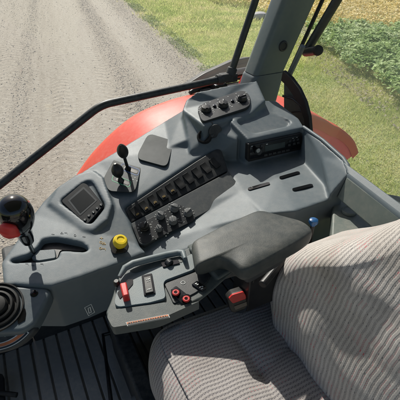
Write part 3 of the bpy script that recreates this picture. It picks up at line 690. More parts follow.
for i in range(NS):
    t = i/(NS-1); px = 136.5+(215-136.5)*t; py = 213.5+(164-213.5)*t-1.5*math.sin(math.pi*t)
    switch(S_row, px-.5, py-.5, .0185, .034, .004, M_swt, cn, ang, M_gold if i < 5 else None)
# knobs with white tick rings
def knob(surf, px, py, r, h, base, mat, parent, name='rotary_knob', ticks=9, point=0., grip=True, capm=None):
    r *= 1.13; M = surf.mat(px, py, base, point); mb_ = MB()
    mb_.lathe(M, [(r*1.0, 0), (r*1.0, h*.3), (r*.9, h*.38), (r*.84, h*.92), (r*.76, h), (r*.1, h)], 28)
    if grip: 
        u_, v_, n_ = M.to_3x3().col; mb_.box(M @ Vector((0, 0, h*1.08)), u_, v_, n_, r*1.55, r*.42, h*.3)
    o_ = mb_.build(name, mat, parent, bevel=.0005, seg=2)
    if ticks:
        tk = MB(); u_, v_, n_ = surf.u, surf.v, surf.n; p_ = surf.at(px, py, base+.0004)
        for k in range(ticks):
            a_ = R(-30+k*240/(ticks-1)); d_ = u_*math.cos(a_)+v_*math.sin(a_); tk.box(p_+d_*r*1.32, d_, n_.cross(d_), n_, r*.22, r*.12, .0006)
        mk = tk.build('tick_marks', M_white, o_, smooth=False)
        ln = MB(); ln.box(M @ Vector((r*.45, 0, h*1.24)), M.to_3x3().col[0], M.to_3x3().col[1], n_, r*.5, r*.10, .0006); ln.build('pointer', M_white, o_, smooth=False)
    return o_
for px, py, r_, po in [(144.5, 229, .0115, .6), (160.5, 218, .0098, 1.9), (174.5, 210.5, .0105, 2.2), (173, 223, .0105, 1.2), (188, 215, .0105, .2), (159, 231, .0075, 1.5)]:
    knob(S_plt, px, py-1.5, r_, .014, .0058, M_knob if px > 150 else M_black, cn, point=po)
mk = MB()
def marks(surf, pts, base, mbx, s=.0028):
    for x, y in pts: p_ = surf.at(x, y, base); mbx.box(p_, surf.u, surf.v, surf.n, s*random.uniform(.6, 1.4), s*random.uniform(.25, .6), .0005)
marks(S_plt, [(152, 222), (150, 234), (153, 236.5), (166, 236), (168, 233.5), (181, 221.5), (184, 222), (140, 238), (151, 224.5), (166, 211), (183, 207), (169, 203.5), (172, 202.6), (156, 239)], .006, mk)
mk.build_each('print_symbol', M_white, kp_)
mb = MB(); mb.lathe(S_plt.mat(238.3, 189.3, .004), [(.0055, 0), (.0055, .002), (.004, .003), (.0015, .0022)], 16); mb.build('panel_screw', M_chrome, kp_)

# --- lever plates and the two small levers
lv1 = rounded([(115, 157), (139.5, 163), (141, 168), (135, 192.5), (108, 191), (103.5, 178)], [6, 3, 3, 6, 5, 3])
lv2 = rounded([(148.5, 133), (171, 140), (173, 145), (167, 167), (138, 159), (138, 153)], [6, 3, 3, 6, 4, 3])
P_l1 = frame_plate(S_lev, lv1, .001, .0035, 'lever_plate', M_lever_plate, cn, .001)
def surf3(a, b, c, off=.0):
    S_ = Surf.__new__(Surf); S_.o, p_, q_ = onb(*a), onb(*b), onb(*c); S_.n = (p_-S_.o).cross(q_-S_.o).normalized()
    if S_.n.dot(CAM-S_.o) < 0: S_.n = -S_.n
    S_.o = S_.o+S_.n*off; S_.u = (p_-S_.o).normalized(); S_.v = S_.n.cross(S_.u); return S_
S_bl = surf3((143, 154), (170, 162), (155, 134), .0015)
frame_plate(S_bl, lv2, -.010, .0035, 'blank_plate', M_lever_plate, cn, .001)
def ring_line(surf, pts, h, w, mbx):
    n = len(pts)
    P_ = [surf.at(x, y, h) for x, y in pts]
    for i in range(n):
        a_, b_ = P_[i], P_[(i+1) % n]; d_ = b_-a_
        if d_.length < 1e-6: continue
        mbx.box((a_+b_)/2, d_.normalized(), surf.n.cross(d_.normalized()), surf.n, d_.length+w*.5, w, .0006)
def slot_px(cx, cy, L_, w, dx=.93, dy=.36): return rounded([(cx-dx*L_-dy*-w, cy-dy*L_-dx*w), (cx+dx*L_+dy*w, cy+dy*L_-dx*w), (cx+dx*L_-dy*w, cy+dy*L_+dx*w), (cx-dx*L_-dy*w, cy-dy*L_+dx*w)], 2.2)
for (cx, cy, m_) in [(130, 169.5, M_bluep), (121.5, 181, M_green)]:
    sp = slot_px(cx, cy, 9.5, 3.1); g_ = MB(); ring_line(S_lev, sp, .0038, .0014, g_); g_.build('slot_outline', m_, P_l1, smooth=False)
    s2 = slot_px(cx+1, cy+.4, 7.0, 1.5); g_ = MB(); g_.plate(S_lev, s2, .0034, .0042); g_.build('slot', M_gloss, P_l1, smooth=False)
g_ = MB(); marks(S_lev, [(131, 176), (135, 177.5), (133, 179.5), (137, 181), (129, 184), (113, 176)], .0038, g_, .0035); g_.build_each('print_symbol', M_white, P_l1)
def lever(surf, base, tip, tz, name, stem, hw, hh, parent):
    B_ = surf.at(*base, .003); T_ = at(tip[0], tip[1], tz); d_ = (T_-B_).normalized(); e_ = d_.orthogonal().normalized(); f_ = d_.cross(e_)
    M_ = Matrix(((e_.x, f_.x, d_.x, B_.x), (e_.y, f_.y, d_.y, B_.y), (e_.z, f_.z, d_.z, B_.z), (0, 0, 0, 1))); L_ = (T_-B_).length
    m1 = MB(); m1.lathe(M_, [(stem*2.2, 0), (stem*1.7, .006), (stem, .012), (stem, L_-hh)], 16); lo_ = m1.build(name, M_black, parent)
    m2 = MB(); pr = [(stem*1.2, L_-hh*1.05)]+[(hw*math.sin(math.pi*(.16+.80*k/10))**.8, L_-hh+hh*1.12*k/10) for k in range(11)]
    m2.lathe(M_, pr, 22); m2.build('lever_grip', M_black, lo_); return lo_
lever(S_lev, (128, 169), (121, 146), -.475, 'hydraulic_lever', .0045, .0155, .05, cn)
lever(S_lev, (121, 181), (115.5, 165), -.535, 'hydraulic_lever', .0045, .017, .038, cn)

# --- climate panel
cl_px = rounded([(197.5, 106.5), (207, 101.5), (240, 90.5), (246, 91), (250.5, 97), (250.5, 104.5), (246, 108), (204, 121.5), (201, 119)], [3, 2, 3, 3, 2, 3, 3, 3, 3])
clp = frame_plate(S_clim, cl_px, -.02, .0035, 'climate_panel', M_panel, cn, .0015)
for px, py, po in [(206, 110, 1.25), (223, 105.5, 1.1), (242, 99.5, .1)]:
    knob(S_clim, px, py, .0145, .013, .0036, M_black, cn, name='climate_dial', point=po, ticks=11)
for px, py in [(214.5, 106.5), (232.5, 101.5)]:
    g_ = MB(); g_.lathe(S_clim.mat(px, py, .0036), [(.0055, 0), (.0055, .004), (.004, .005), (.001, .005)], 18); g_.build('push_button', M_gloss, clp)
g_ = MB(); marks(S_clim, [(202, 104.5), (210, 102), (218, 99.5), (228, 96.5), (236, 93.5), (246, 92.5), (232, 106.5), (214, 112)], .0038, g_, .004); g_.build_each('print_symbol', M_white, clp)

# --- 12 volt socket with its lid swung open
S_soc = surf3((193, 137), (222, 131), (207, 148), .001)
so = MB(); so.lathe(S_soc.mat(204.5, 137.5, -.002), [(.0225, 0), (.0225, .008), (.0195, .013), (.0165, .013), (.0155, .004), (.002, .004)], 28); so_ = so.build('power_socket', M_black, cn)
g_ = MB(); M_ = S_soc.mat(215, 131, .005, .5) @ Matrix.Rotation(R(50), 4, 'X')
g_.lathe(M_, [(.003, -.004), (.019, -.004), (.021, -.001), (.021, .003), (.018, .005), (.002, .004)], 24); g_.box(M_ @ Vector((-.012, -.018, -.002)), *M_.to_3x3().col, .014, .02, .006)
g_.build('socket_lid', M_dark, so_)
g_ = MB(); g_.lathe(S_soc.mat(212, 126, .0, .5), [(.006, -.002), (.006, .018), (.004, .021), (.001, .021)], 14); g_.lathe(S_soc.mat(212, 136, .0), [(.007, -.002), (.007, .008), (.004, .01), (.001, .01)], 14); g_.build('small_switch', M_dark, cn)

# --- radio
d_ = (at(303, 128, -.50)-at(248, 139.5, -.50)); d_.z = 0
wallA, wallB = at(248, 139.5, -.50), at(304, 127.5, -.50)
S_rad = Surf((248, 139.5, -.50), (304, 127.5, -.50), (248, 139.5, -.50))if False else None
class VS(Surf):
    def __init__(s, a, b, tilt=0):
        s.o = a; s.u = (b-a).normalized(); nn = s.u.cross(UP).normalized()
        if nn.dot(CAM-a) < 0: nn = -nn
        s.n = (nn*math.cos(tilt)+UP*math.sin(tilt)).normalized(); s.v = s.n.cross(s.u)
S_rad = VS(wallA, wallB, R(3))
rp = rounded([(248.3, 144), (302, 133), (302, 147.5), (301, 149.5), (248.5, 162), (247.4, 160)], 1.2)
ra = frame_plate(S_rad, rp, -.01, .006, 'radio', M_black, cn, .001)
frame_plate(S_rad, rounded([(249.8, 145.8), (300.2, 135.2), (300.6, 147.6), (249.6, 159.6)], 1), .0058, .0085, 'radio_face', M_gloss, ra, .0008)
g_ = MB(); g_.plate(S_rad, rounded([(265, 146), (285, 141.8), (285, 147.2), (265, 151.6)], .6), .0084, .0092); g_.build('radio_display', M_lcd, ra, smooth=False)
knob(S_rad, 257.5, 151.2, .0085, .012, .0085, M_dark, ra, name='volume_dial', ticks=0, grip=False)
g_ = MB(); g_.lathe(S_rad.mat(258.3, 150.6, .0205), [(.0065, 0), (.006, .0006), (.001, .0006)], 20); g_.build('dial_cap', M_chrome, ra)
for i in range(6):
    g_ = MB(); x = 266+i*4.4; y = 155.3-i*.98; g_.plate(S_rad, [(x-1.7, y-.4), (x+1.7, y-1.2), (x+1.7, y+.6), (x-1.7, y+1.4)], .0084, .0105); g_.build('preset_button', M_dark, ra, bevel=.0004, seg=1)
for x, y in [(251.3, 148.5), (251.5, 154), (290, 141.6), (294, 140.6), (298, 139.8), (289.5, 145.4), (294.4, 144.2), (298.5, 143.2), (262, 146.3)]:
    g_ = MB(); g_.plate(S_rad, [(x-1.2, y-1), (x+1.2, y-1.5), (x+1.2, y+.6), (x-1.2, y+1.1)], .0084, .0108); g_.build('radio_button', M_dark, ra, bevel=.0004, seg=1)
g_ = MB(); marks(S_rad, [(252, 146.3), (267, 144.2), (293, 138.3), (297, 137.4)], .0088, g_, .004); g_.build_each('print_symbol', M_white, ra)

# --- display
S_dd = Surf((60, 202, -.618), (91, 226, -.636), (86, 180, -.592))
du = rounded([(60.5, 201), (82.5, 182.5), (87, 184), (104, 205.5), (88, 224), (84, 223)], [3, 3, 2, 3, 3, 2])
dm = frame_plate(S_disp, du, -.013, .004, 'monitor', M_mon, cn, .002)
frame_plate(S_disp, rounded([(67.5, 200.5), (83.5, 186.5), (97.5, 200.3), (80, 216)], 1), .0038, .0046, 'monitor_bezel', M_bez, dm, .0003)
frame_plate(S_disp, rounded([(70, 200.3), (83.6, 188.8), (95, 200.2), (80.2, 213.2)], .6), .0044, .005, 'monitor_screen', M_screen, dm, .0002)
for x, y in [(85, 220), (89, 216), (93.5, 212.3), (97.2, 208.5), (101, 205)]:
    g_ = MB(); g_.lathe(S_disp.mat(x, y, .004), [(.0042, 0), (.0042, .002), (.003, .003), (.001, .003)], 14); b_ = g_.build('monitor_button', M_dark, dm)
    g_ = MB(); marks(S_disp, [(x, y)], .0075, g_, .0035); g_.build('icon', M_white, b_, smooth=False)

# --- yellow knob and its print
yk = frame_plate(S_yel, rounded([(109, 243), (113, 236), (125, 236), (129, 244), (127, 252), (113, 254)], 3), .0, .004, 'knob_base', M_black, cn, .001)
g_ = MB(); g_.lathe(S_yel.mat(119, 246, .003), [(.010, 0), (.010, .010), (.0165, .012), (.0178, .017), (.0175, .024), (.0145, .029), (.0095, .0295), (.0085, .0275), (.001, .0275)], 32); g_.build('throttle_knob', M_yellow, cn)
def icon(cx, cy, kind, w, mat, s_=1.0):
    g_ = MB()
    if kind == 0:
        ring_on([(cx-2.2*s_, cy+.2), (cx+2.2*s_, cy+.5)], w, g_, False); ring_on([(cx-.2, cy-1.6*s_), (cx, cy+1.9*s_)], w, g_, False)
    elif kind == 1:
        ring_on([(cx-2.4*s_, cy+1.2*s_), (cx, cy-1.5*s_), (cx+2.2*s_, cy+1.3*s_)], w, g_)
    elif kind == 2:
        ring_on([(cx-2.4*s_, cy-1*s_), (cx+2*s_, cy-.8*s_), (cx+2*s_, cy+1.2*s_)], w, g_, False)
    else:
        ring_on([(cx+1.7*s_*math.cos(t), cy+1.4*s_*math.sin(t)) for t in [k*math.pi/4 for k in range(8)]], w, g_)
    g_.build('print_symbol', mat, cn, smooth=False)
for i, (cx, cy) in enumerate([(53, 234), (62, 233), (66, 233.5), (75, 235.5), (84, 236.5)]): icon(cx, cy, i % 4, .0005, M_gprint, .65)
for cx, cy, k_ in [(101.5, 238, 0), (101, 242.5, 3), (104, 243.5, 1), (100.5, 248.5, 3), (103.8, 249.5, 2)]: icon(cx, cy, k_, .0010, M_gold, .75)
for i, (cx, cy) in enumerate([(27, 264.5), (33, 265), (42, 264.5)]): icon(cx, cy, (i*2+2) % 4, .0005, M_gprint, .65)
# grey stepped guide inside the gate
g_ = MB(); g_.plate(S_gate, rounded([(31, 258), (38, 250), (55, 249), (56, 258), (38, 261)], 2), -.06, -.012); g_.build('gate_guide', M_console, cn, bevel=.002)
g_ = MB(); g_.plate(S_gate, slotpx, -.05, -.020); g_.build('slot_shade_plate', M_black, cn)  # black plate darkens the slot bottom, its colour standing for shadow
# small label on the console wall
wA, wB = at(80, 277, -.66), at(102, 269, -.662)
S_wall = VS(wA+Vector((-.003, -.002, -.06)), wB+Vector((-.003, -.002, -.06)), R(8))
g_ = MB(); ring_on([(84.5, 307.5), (91, 304), (94.5, 312), (88.5, 315.5)], .0013, g_); ring_on([(88, 308), (90, 307), (91.2, 312), (89, 313)], .0018, g_); g_.build('wall_label', M_white, cn, smooth=False)

# --- big drive lever with red thumb button
jb = S_gate.at(33, 252, -.01); jt = at(14, 210, -.47)
jd = (jt-jb).normalized(); je = (X-jd*X.dot(jd)).normalized(); jf = jd.cross(je); JL = (jt-jb).length
MJ = Matrix(((je.x, jf.x, jd.x, jb.x), (je.y, jf.y, jd.y, jb.y), (je.z, jf.z, jd.z, jb.z), (0, 0, 0, 1)))
g_ = MB(); g_.lathe(MJ, [(.005, -.04), (.005, .05)], 14); dl_ = g_.build('drive_lever', M_chrome, cn)
g_ = MB(); pr = [(.008, JL-.145), (.0135, JL-.14), (.0165, JL-.115), (.018, JL-.09), (.0225, JL-.07), (.030, JL-.052), (.0345, JL-.032), (.0355, JL-.014), (.0335, JL+.004), (.028, JL+.018), (.018, JL+.027), (.004, JL+.030)]
g_.lathe(MJ, pr, 36); g_.build('lever_knob', M_gloss, dl_)
bl = blob('thumb_button', (0, 0, 0), .024, .013, .0155, M_red, None, 3)
bl.matrix_world = Matrix.Identity(4)
pc_ = at(9, 230, -.497); 
me = bl.data
Rm = Matrix.Rotation(R(22), 3, 'Y')
for v in me.vertices: v.co = (Rm @ v.co)+pc_
bl.parent = dl_

# ================================================================== STEERING COLUMN (lower left corner)
sc_ = empty('steering_column', at(0, 320, -.95), 'dark round steering column with rubber bellows and warning sticker, lower left', 'steering column')
S_col = Surf((0, 290, -.660), (48, 292, -.672), (20, 330, -.695))
col_px = rounded([(-60, 286), (8, 285), (47, 287), (51, 292), (42, 311), (34, 325), (22, 332), (-60, 334)], [0, 2, 3, 3, 4, 6, 5, 0])
g_ = MB(); g_.plate(S_col, col_px, -.05, .0); cb_ = g_.build('column_housing', M_console, sc_, bevel=.008, seg=4)
g_ = MB(); g_.lathe(S_col.mat(-3, 308, -.004), [(.056, 0), (.056, .006), (.0555, .009), (.053, .009), (.051, .004), (.049, .003), (.046, .012), (.042, .013), (.040, .005), (.037, .005), (.034, .015), (.030, .016), (.028, .008), (.025, .008), (.021, .020), (.016, .022), (.002, .022)], 48); g_.build('bellows', M_rubber, sc_)
g_ = MB(); g_.lathe(S_col.mat(34.5, 294.3, -.004), [(.0085, 0), (.0085, .0047), (.0075, .0052), (.001, .0052)], 20); g_.build('round_hole', M_gloss, cb_)
g_ = MB(); g_.plate(S_col, rounded([(17, 315), (25, 308), (26, 312), (25, 320), (18, 324)], 1), -.002, .0015); g_.build('recess', M_gloss, cb_, smooth=False)
# curved collar below with stickers
CX, CY = -10, 300
def arcpts(r0, r1, a0, a1, k=14, ex=1.0):
    o_ = [(CX+r0*math.cos(R(a0+(a1-a0)*i/k)), CY+r0*ex*math.sin(R(a0+(a1-a0)*i/k))) for i in range(k+1)]
    o_ += [(CX+r1*math.cos(R(a1+(a0-a1)*i/k)), CY+r1*ex*math.sin(R(a1+(a0-a1)*i/k))) for i in range(k+1)]
    return o_
S_c2 = Surf((0, 320, -.695), (30, 325, -.70), (0, 350, -.735))
g_ = MB(); g_.plate(S_c2, arcpts(26, 54, 33, 130), -.03, .0); g_.build('collar', M_dark, sc_, bevel=.006)
g_ = MB(); g_.plate(S_c2, arcpts(44, 51, 40, 100), .0002, .0012); st_ = g_.build('sticker_edge', M_white, sc_, smooth=False)
g_ = MB(); g_.plate(S_c2, arcpts(45, 48, 41.5, 100), .001, .0018); g_.build('sticker_band', M_orange, st_, smooth=False)
g_ = MB(); g_.plate(S_c2, arcpts(48.5, 50.3, 41.5, 100), .001, .0018); g_.build('sticker_text_band', M_panel, st_, smooth=False)
g_ = MB(); ring_line(S_c2, [(2, 332), (7, 328), (10, 332), (5, 336.5)], .001, .001, g_); marks(S_c2, [(5, 331), (6.5, 332.3), (5, 333.5)], .001, g_, .003); g_.build('sticker_label', M_white, sc_, smooth=False)
g_ = MB(); g_.lathe(Matrix.Translation(cab(-.78, .30, -1.26)), [(.10, 0), (.085, .2), (.08, .5)], 24); g_.build('column_post', M_dark, sc_)

# pedal at the lower left edge
pd = MB(); S_fl = Surf((0, 380, -1.20), (20, 380, -1.20), (0, 400, -1.20))
pd.plate(S_fl, rounded([(-12, 372), (3, 374), (4, 400), (-12, 404)], 2), -.02, .0); pd.tube([S_fl.at(-6, 392, .01), S_fl.at(17, 395, .008)], .008, 10)
tag(pd.build('pedal', M_rubber, None, bevel=.004), 'black floor pedal with a short bar at the lower left edge', 'pedal')

# ================================================================== ARMREST
am = empty('armrest', at(200, 270, -.62), 'dark padded armrest with control pod beside the seat, ending in red slider', 'armrest')
AZ = -.545
S_pod = Surf((125, 300, AZ-.01), (210, 262, AZ), (150, 255, AZ+.002))
pod_px = rounded([(104.5, 313), (110, 301), (115.5, 283), (121, 270), (128, 261), (155, 255), (184, 249), (196, 243), (246, 240), (246, 262), (232, 273), (206, 296.5), (158, 320), (112, 328)], [3, 5, 6, 6, 6, 3, 5, 0, 0, 0, 6, 8, 8, 3])
g_ = MB(); n_ = len(pod_px)
topv = [S_pod.at(x, y, 0) for x, y in pod_px]; cz = sum(topv, Vector())/n_
botv = [cz+(v-cz)*.80-UP*.030 for v in topv]
g_.prism(botv, topv); pod = g_.build('pod_shell', M_pod, am, bevel=.009, seg=4)
# sloping lower lip at the front and inboard side: a darker skirt
lip = rounded([(105.5, 314), (113.5, 308), (150, 303), (163, 300), (168, 296), (206, 300), (158, 325), (112.5, 332)], [2, 3, 2, 3, 2, 3, 4, 3])
# raised lighter deck
deck = rounded([(114, 303), (117.5, 288), (122, 276), (129, 272), (158, 263), (188, 256), (193.5, 252), (195, 269), (163, 281), (166, 298), (150, 302.5), (118, 307)], [4, 3, 4, 4, 2, 4, 3, 4, 5, 4, 3, 4])
g_ = MB(); g_.plate(S_pod, deck, -.008, .006); dk = g_.build('control_deck', M_podlt, am, bevel=.003, seg=3)
# hand rim
hr = [(119.5, 277), (125, 268), (133, 263.5), (150, 259), (166, 255), (178, 252.5), (183, 253), (185, 259)]
g_ = MB(); g_.tube([S_pod.at(x, y, .014+.004*math.sin(i)) for i, (x, y) in enumerate(hr)], [.004, .0065, .007, .007, .007, .007, .0065, .004], 14); g_.build('hand_rim', M_podlt, am)
# recess between deck and rim
g_ = MB(); g_.plate(S_pod, rounded([(129, 271), (134, 267), (165, 259), (181, 256), (183, 262), (160, 265.5), (135, 273)], 2), .0045, .0068); g_.build('rim_recess', M_pod, dk, smooth=False)
g_ = MB(); g_.plate(S_pod, rounded([(161, 262.5), (178, 259.5), (180, 263), (163, 267)], 1), .006, .0085); rc = g_.build('scroll_recess', M_gloss, am, smooth=False)
g_ = MB(); M_ = S_pod.mat(169, 263, .008, .2) @ Matrix.Rotation(R(90), 4, 'X'); g_.lathe(M_, [(.006, -.006), (.008, -.004), (.008, .004), (.006, .006)], 20); g_.build('scroll_wheel', M_panel, am)
# rocker
frame_plate(S_pod, rounded([(141.5, 275.5), (152, 273), (155.5, 293), (144, 295.5)], 1.2), .005, .0085, 'rocker_frame', M_gloss, am, .0008)
rk = frame_plate(S_pod, rounded([(143.3, 277), (151, 275.3), (153.8, 291.6), (145.3, 293.5)], 1), .008, .0115, 'rocker_switch', M_black, am, .0012)
g_ = MB(); marks(S_pod, [(147, 279.5), (149, 279), (147.6, 281.4), (149.4, 281), (149.5, 289), (151, 288.6), (148, 289.3)], .012, g_, .0030); g_.build_each('print_symbol', M_white, rk)
# red slider
frame_plate(S_pod, rounded([(117, 293), (128, 279), (133, 279), (133, 284), (120, 299)], 1.2), .004, .0072, 'slider_slot', M_gloss, am, .0004)
g_ = MB(); M_ = S_pod.mat(125.5, 294.5, .004, R(-12))
vs_b = rounded([(-.006, -.017), (.006, -.017), (.007, .015), (-.007, .015)], .0035); 
g_.prism([M_ @ Vector((x, y, 0)) for x, y in vs_b], [M_ @ Vector((x*.85, y*.95, .018)) for x, y in vs_b]); g_.build('red_slider', M_red, am, bevel=.003, seg=3)
g_ = MB(); g_.lathe(S_pod.mat(117, 284.5, .004), [(.006, 0), (.006, .008), (.004, .011), (.001, .011)], 18); g_.build('push_button', M_black, am)
# button field on the darker inboard side
S_pb = S_pod
bf = rounded([(164, 283.5), (196, 271.5), (209, 268), (213.5, 270), (208, 281), (197, 292), (173.5, 304)], [2, 1, 2, 3, 3, 3, 3])
bf_ = frame_plate(S_pod, bf, -.001, .0025, 'button_field', M_panel, am, .001)
bl1 = frame_plate(S_pod, rounded([(170, 290), (176, 285.5), (192, 298), (187, 304.5), (181, 303)], 2), .0024, .0045, 'button_surround', M_gloss, bf_, .0006)
for x, y in [(175.8, 293), (186.3, 299.3)]:
    g_ = MB(); g_.lathe(S_pod.mat(x, y, .003), [(.0088, 0), (.0088, .0045), (.0076, .0055), (.001, .0055)], 24); bb = g_.build('button_ring', M_gloss, am)
    g_ = MB(); g_.lathe(S_pod.mat(x, y, .0085), [(.0066, 0), (.0066, .002), (.0052, .003), (.0035, .003), (.003, .0018), (.0005, .0018)], 24); g_.build('red_button', M_red, bb)
    g_ = MB(); g_.lathe(S_pod.mat(x, y, .0105), [(.0032, 0), (.003, .0004), (.0003, .0004)], 14); g_.build('button_center', M_gloss, bb)
rr_ = frame_plate(S_pod, rounded([(191.5, 284), (197, 280.3), (207, 287.5), (202, 291)], .8), .0024, .006, 'toggle_switch', M_gloss, am, .0008)
g_ = MB(); marks(S_pod, [(196, 283.5), (197.5, 284.5), (200.5, 287), (202.5, 286.5), (202, 288.6)], .0063, g_, .0034); g_.build_each('print_symbol', M_white, rr_)
g_ = MB(); ring_line(S_pod, [(183+2.2*math.cos(t*math.pi/5), 282.6+1.6*math.sin(t*math.pi/5)) for t in range(10)], .003, .0008, g_); g_.build('printed_ring', M_white, bf_, smooth=False)
# skirt plate with warning sticker
S_lip = S_pod
g_ = MB(); g_.plate(S_lip, rounded([(106.5, 316), (112, 309.5), (150, 304.8), (166, 302), (176, 307), (200, 301), (158, 320), (112.5, 327.5)], [3, 4, 3, 3, 3, 2, 8, 3]), -.02, .0035); sk = g_.build('pod_skirt', M_pod, am, bevel=.004)
stk = [(124.8, 325.6), (170.2, 317.4), (172.2, 322.2), (127.2, 330.6)]
S_stk = S_lip
g_ = MB(); stk2 = [(125.5, 322.2), (168.5, 314.0), (170, 317.4), (127.2, 326.0)]
g_.plate(S_lip, stk2, .0035, .0049); st2 = g_.build('warning_sticker', M_dwhite, am, smooth=False)
def lerpq(q, u0, u1, v0, v1):
    f = lambda u, v: tuple((1-v)*((1-u)*q[0][k]+u*q[1][k])+v*((1-u)*q[3][k]+u*q[2][k]) for k in (0, 1))
    return [f(u0, v0), f(u1, v0), f(u1, v1), f(u0, v1)]
g_ = MB(); g_.plate(S_lip, lerpq(stk2, .02, .98, .12, .5), .0048, .0054); g_.build('orange_band', M_orange, st2, smooth=False)
g_ = MB(); g_.plate(S_lip, lerpq(stk2, .02, .98, .58, .9), .0048, .0054); g_.build('black_band', M_panel, st2, smooth=False)
g_ = MB()
for k in range(16):
    g_.plate(S_lip, lerpq(stk2, .05+k*.057, .05+k*.057+random.uniform(.02, .045), .22, .42), .0053, .0058)
g_.build('printed_marks', M_panel, st2, smooth=False)
# foam pad
S_pad = Surf((195, 266, -.508), (300, 235, -.500), (200, 240, -.505))
pad_top = rounded([(191, 241), (222, 225), (256, 210), (263, 209.5), (303, 220), (312, 226), (313, 232), (303, 240), (250, 269.5), (242, 270.5), (229, 260.5), (219, 258), (195, 265.5)], [4, 0, 6, 5, 6, 5, 5, 8, 7, 5, 4, 4, 4])
n_ = len(pad_top); tv = [S_pad.at(x, y, 0) for x, y in pad_top]; cz = sum(tv, Vector())/n_
g_ = MB(); rings = []
for s_, dz in [(.93, -.030), (.985, -.026), (1.0, -.019), (1.0, -.010), (.985, -.004), (.955, 0), (.90, .0025), (.6, .0045), (.25, .0055)]:
    rings.append([cz+(v-cz)*s_+UP*dz for v in tv])
g_.loft(rings); g_.build('arm_pad', M_pad, am, angle=70)
g_ = MB(); g_.prism([cz+(v-cz)*.55-UP*.07 for v in tv], [cz+(v-cz)*.7-UP*.025 for v in tv]); g_.build('arm_bracket', M_dark, am, bevel=.006)
g_ = MB(); g_.prism([S_pod.at(x, y, -.03) for x, y in [(186, 246), (200, 240), (240, 268), (212, 286)]], [S_pod.at(x, y, .012) for x, y in [(188, 249), (198, 243), (236, 268), (218, 280)]]); g_.build('pod_neck', M_pod, am, bevel=.006)
# linkage under the armrest
g_ = MB()
for (x0, y0, z0, x1, y1, z1, r_) in [(262, 285, -.66, 300, 240, -.66, .010), (250, 280, -.68, 285, 262, -.70, .012), (246, 292, -.74, 268, 276, -.72, .01)]:
    g_.tube([at(x0, y0, z0), at(x1, y1, z1)], r_, 10)
g_.box(at(268, 275, -.72), AR, AN, UP, .16, .07, .12); g_.build('arm_hinge', M_black, am, bevel=.005)
# blue and black knobs behind the armrest
kb = empty('seat_adjuster', at(312, 226, -.66), 'blue round knob between the armrest and rear sill', 'knob')
g_ = MB(); g_.lathe(Matrix.Translation(at(313, 224, -.60)), [(.006, -.004), (.006, 0), (.010, .002), (.0118, .007), (.0105, .013), (.0065, .0155), (.001, .0155)], 24); g_.build('blue_knob', M_blue, kb)
g_ = MB(); g_.lathe(Matrix.Translation(at(313, 224, -.60)), [(.0055, -.12), (.0055, -.002)], 16); g_.build('knob_stem', M_black, kb)
g_ = MB(); g_.lathe(Matrix.Translation(at(327, 217, -.66)), [(.018, -.06), (.018, 0), (.014, .006), (.002, .006)], 24); g_.build('black_collar', M_black, kb)
g_ = MB(); g_.box(at(318, 222, -.78), AR, AN, UP, .2, .16, .12); g_.build('adjuster_base', M_dark, kb, bevel=.01)

# ================================================================== SEAT
st = empty('driver_seat', cab(.3, .25, -1.25), 'grey striped cloth driver seat with cushion and sunlit reclined backrest', 'seat')
ZC = -.86
fcr = at(147, 372, ZC)-CAM; r_f, n_e = fcr.dot(AR)+.005, fcr.dot(AN)+.135
smr = at(285, 305, ZC+.02)-CAM; r_s, n_s = smr.dot(AR), smr.dot(AN)
def seg_d(p_, a_, b_):
    ab = b_-a_; t = max(0, min(1, (p_-a_).dot(ab)/ab.length_squared)); return (p_-a_-ab*t).length
def rn(px, py, z=ZC): v = at(px, py, z)-CAM; return Vector((v.dot(AR), v.dot(AN)))
creases = [(rn(236, 338), rn(262, 372)), (rn(262, 372), rn(292, 345)), (rn(292, 345), rn(330, 372)), (rn(330, 372), rn(352, 398)), (rn(262, 372), rn(285, 420))]
def grid_mesh(name, nu, nv, fn, mat, parent, thick=True):
    vs = []; uvs = []
    for j in range(nv+1):
        for i in range(nu+1):
            p_, uv_ = fn(i/nu, j/nv); vs.append(p_); uvs.append(uv_)
    fs = [(j*(nu+1)+i, j*(nu+1)+i+1, (j+1)*(nu+1)+i+1, (j+1)*(nu+1)+i) for j in range(nv) for i in range(nu)]
    me = bpy.data.meshes.new(name); me.from_pydata([tuple(v) for v in vs], [], fs)
    ul = me.uv_layers.new(name='UVMap'); li = np.zeros(len(me.loops), dtype=np.int32); me.loops.foreach_get('vertex_index', li)
    ua = np.array(uvs, dtype=np.float32)[li]; ul.data.foreach_set('uv', ua.reshape(-1))
    me.polygons.foreach_set('use_smooth', [True]*len(me.polygons))
    return link(name, me, mat, parent)
W = .56; D_ = (r_s+.07)-r_f
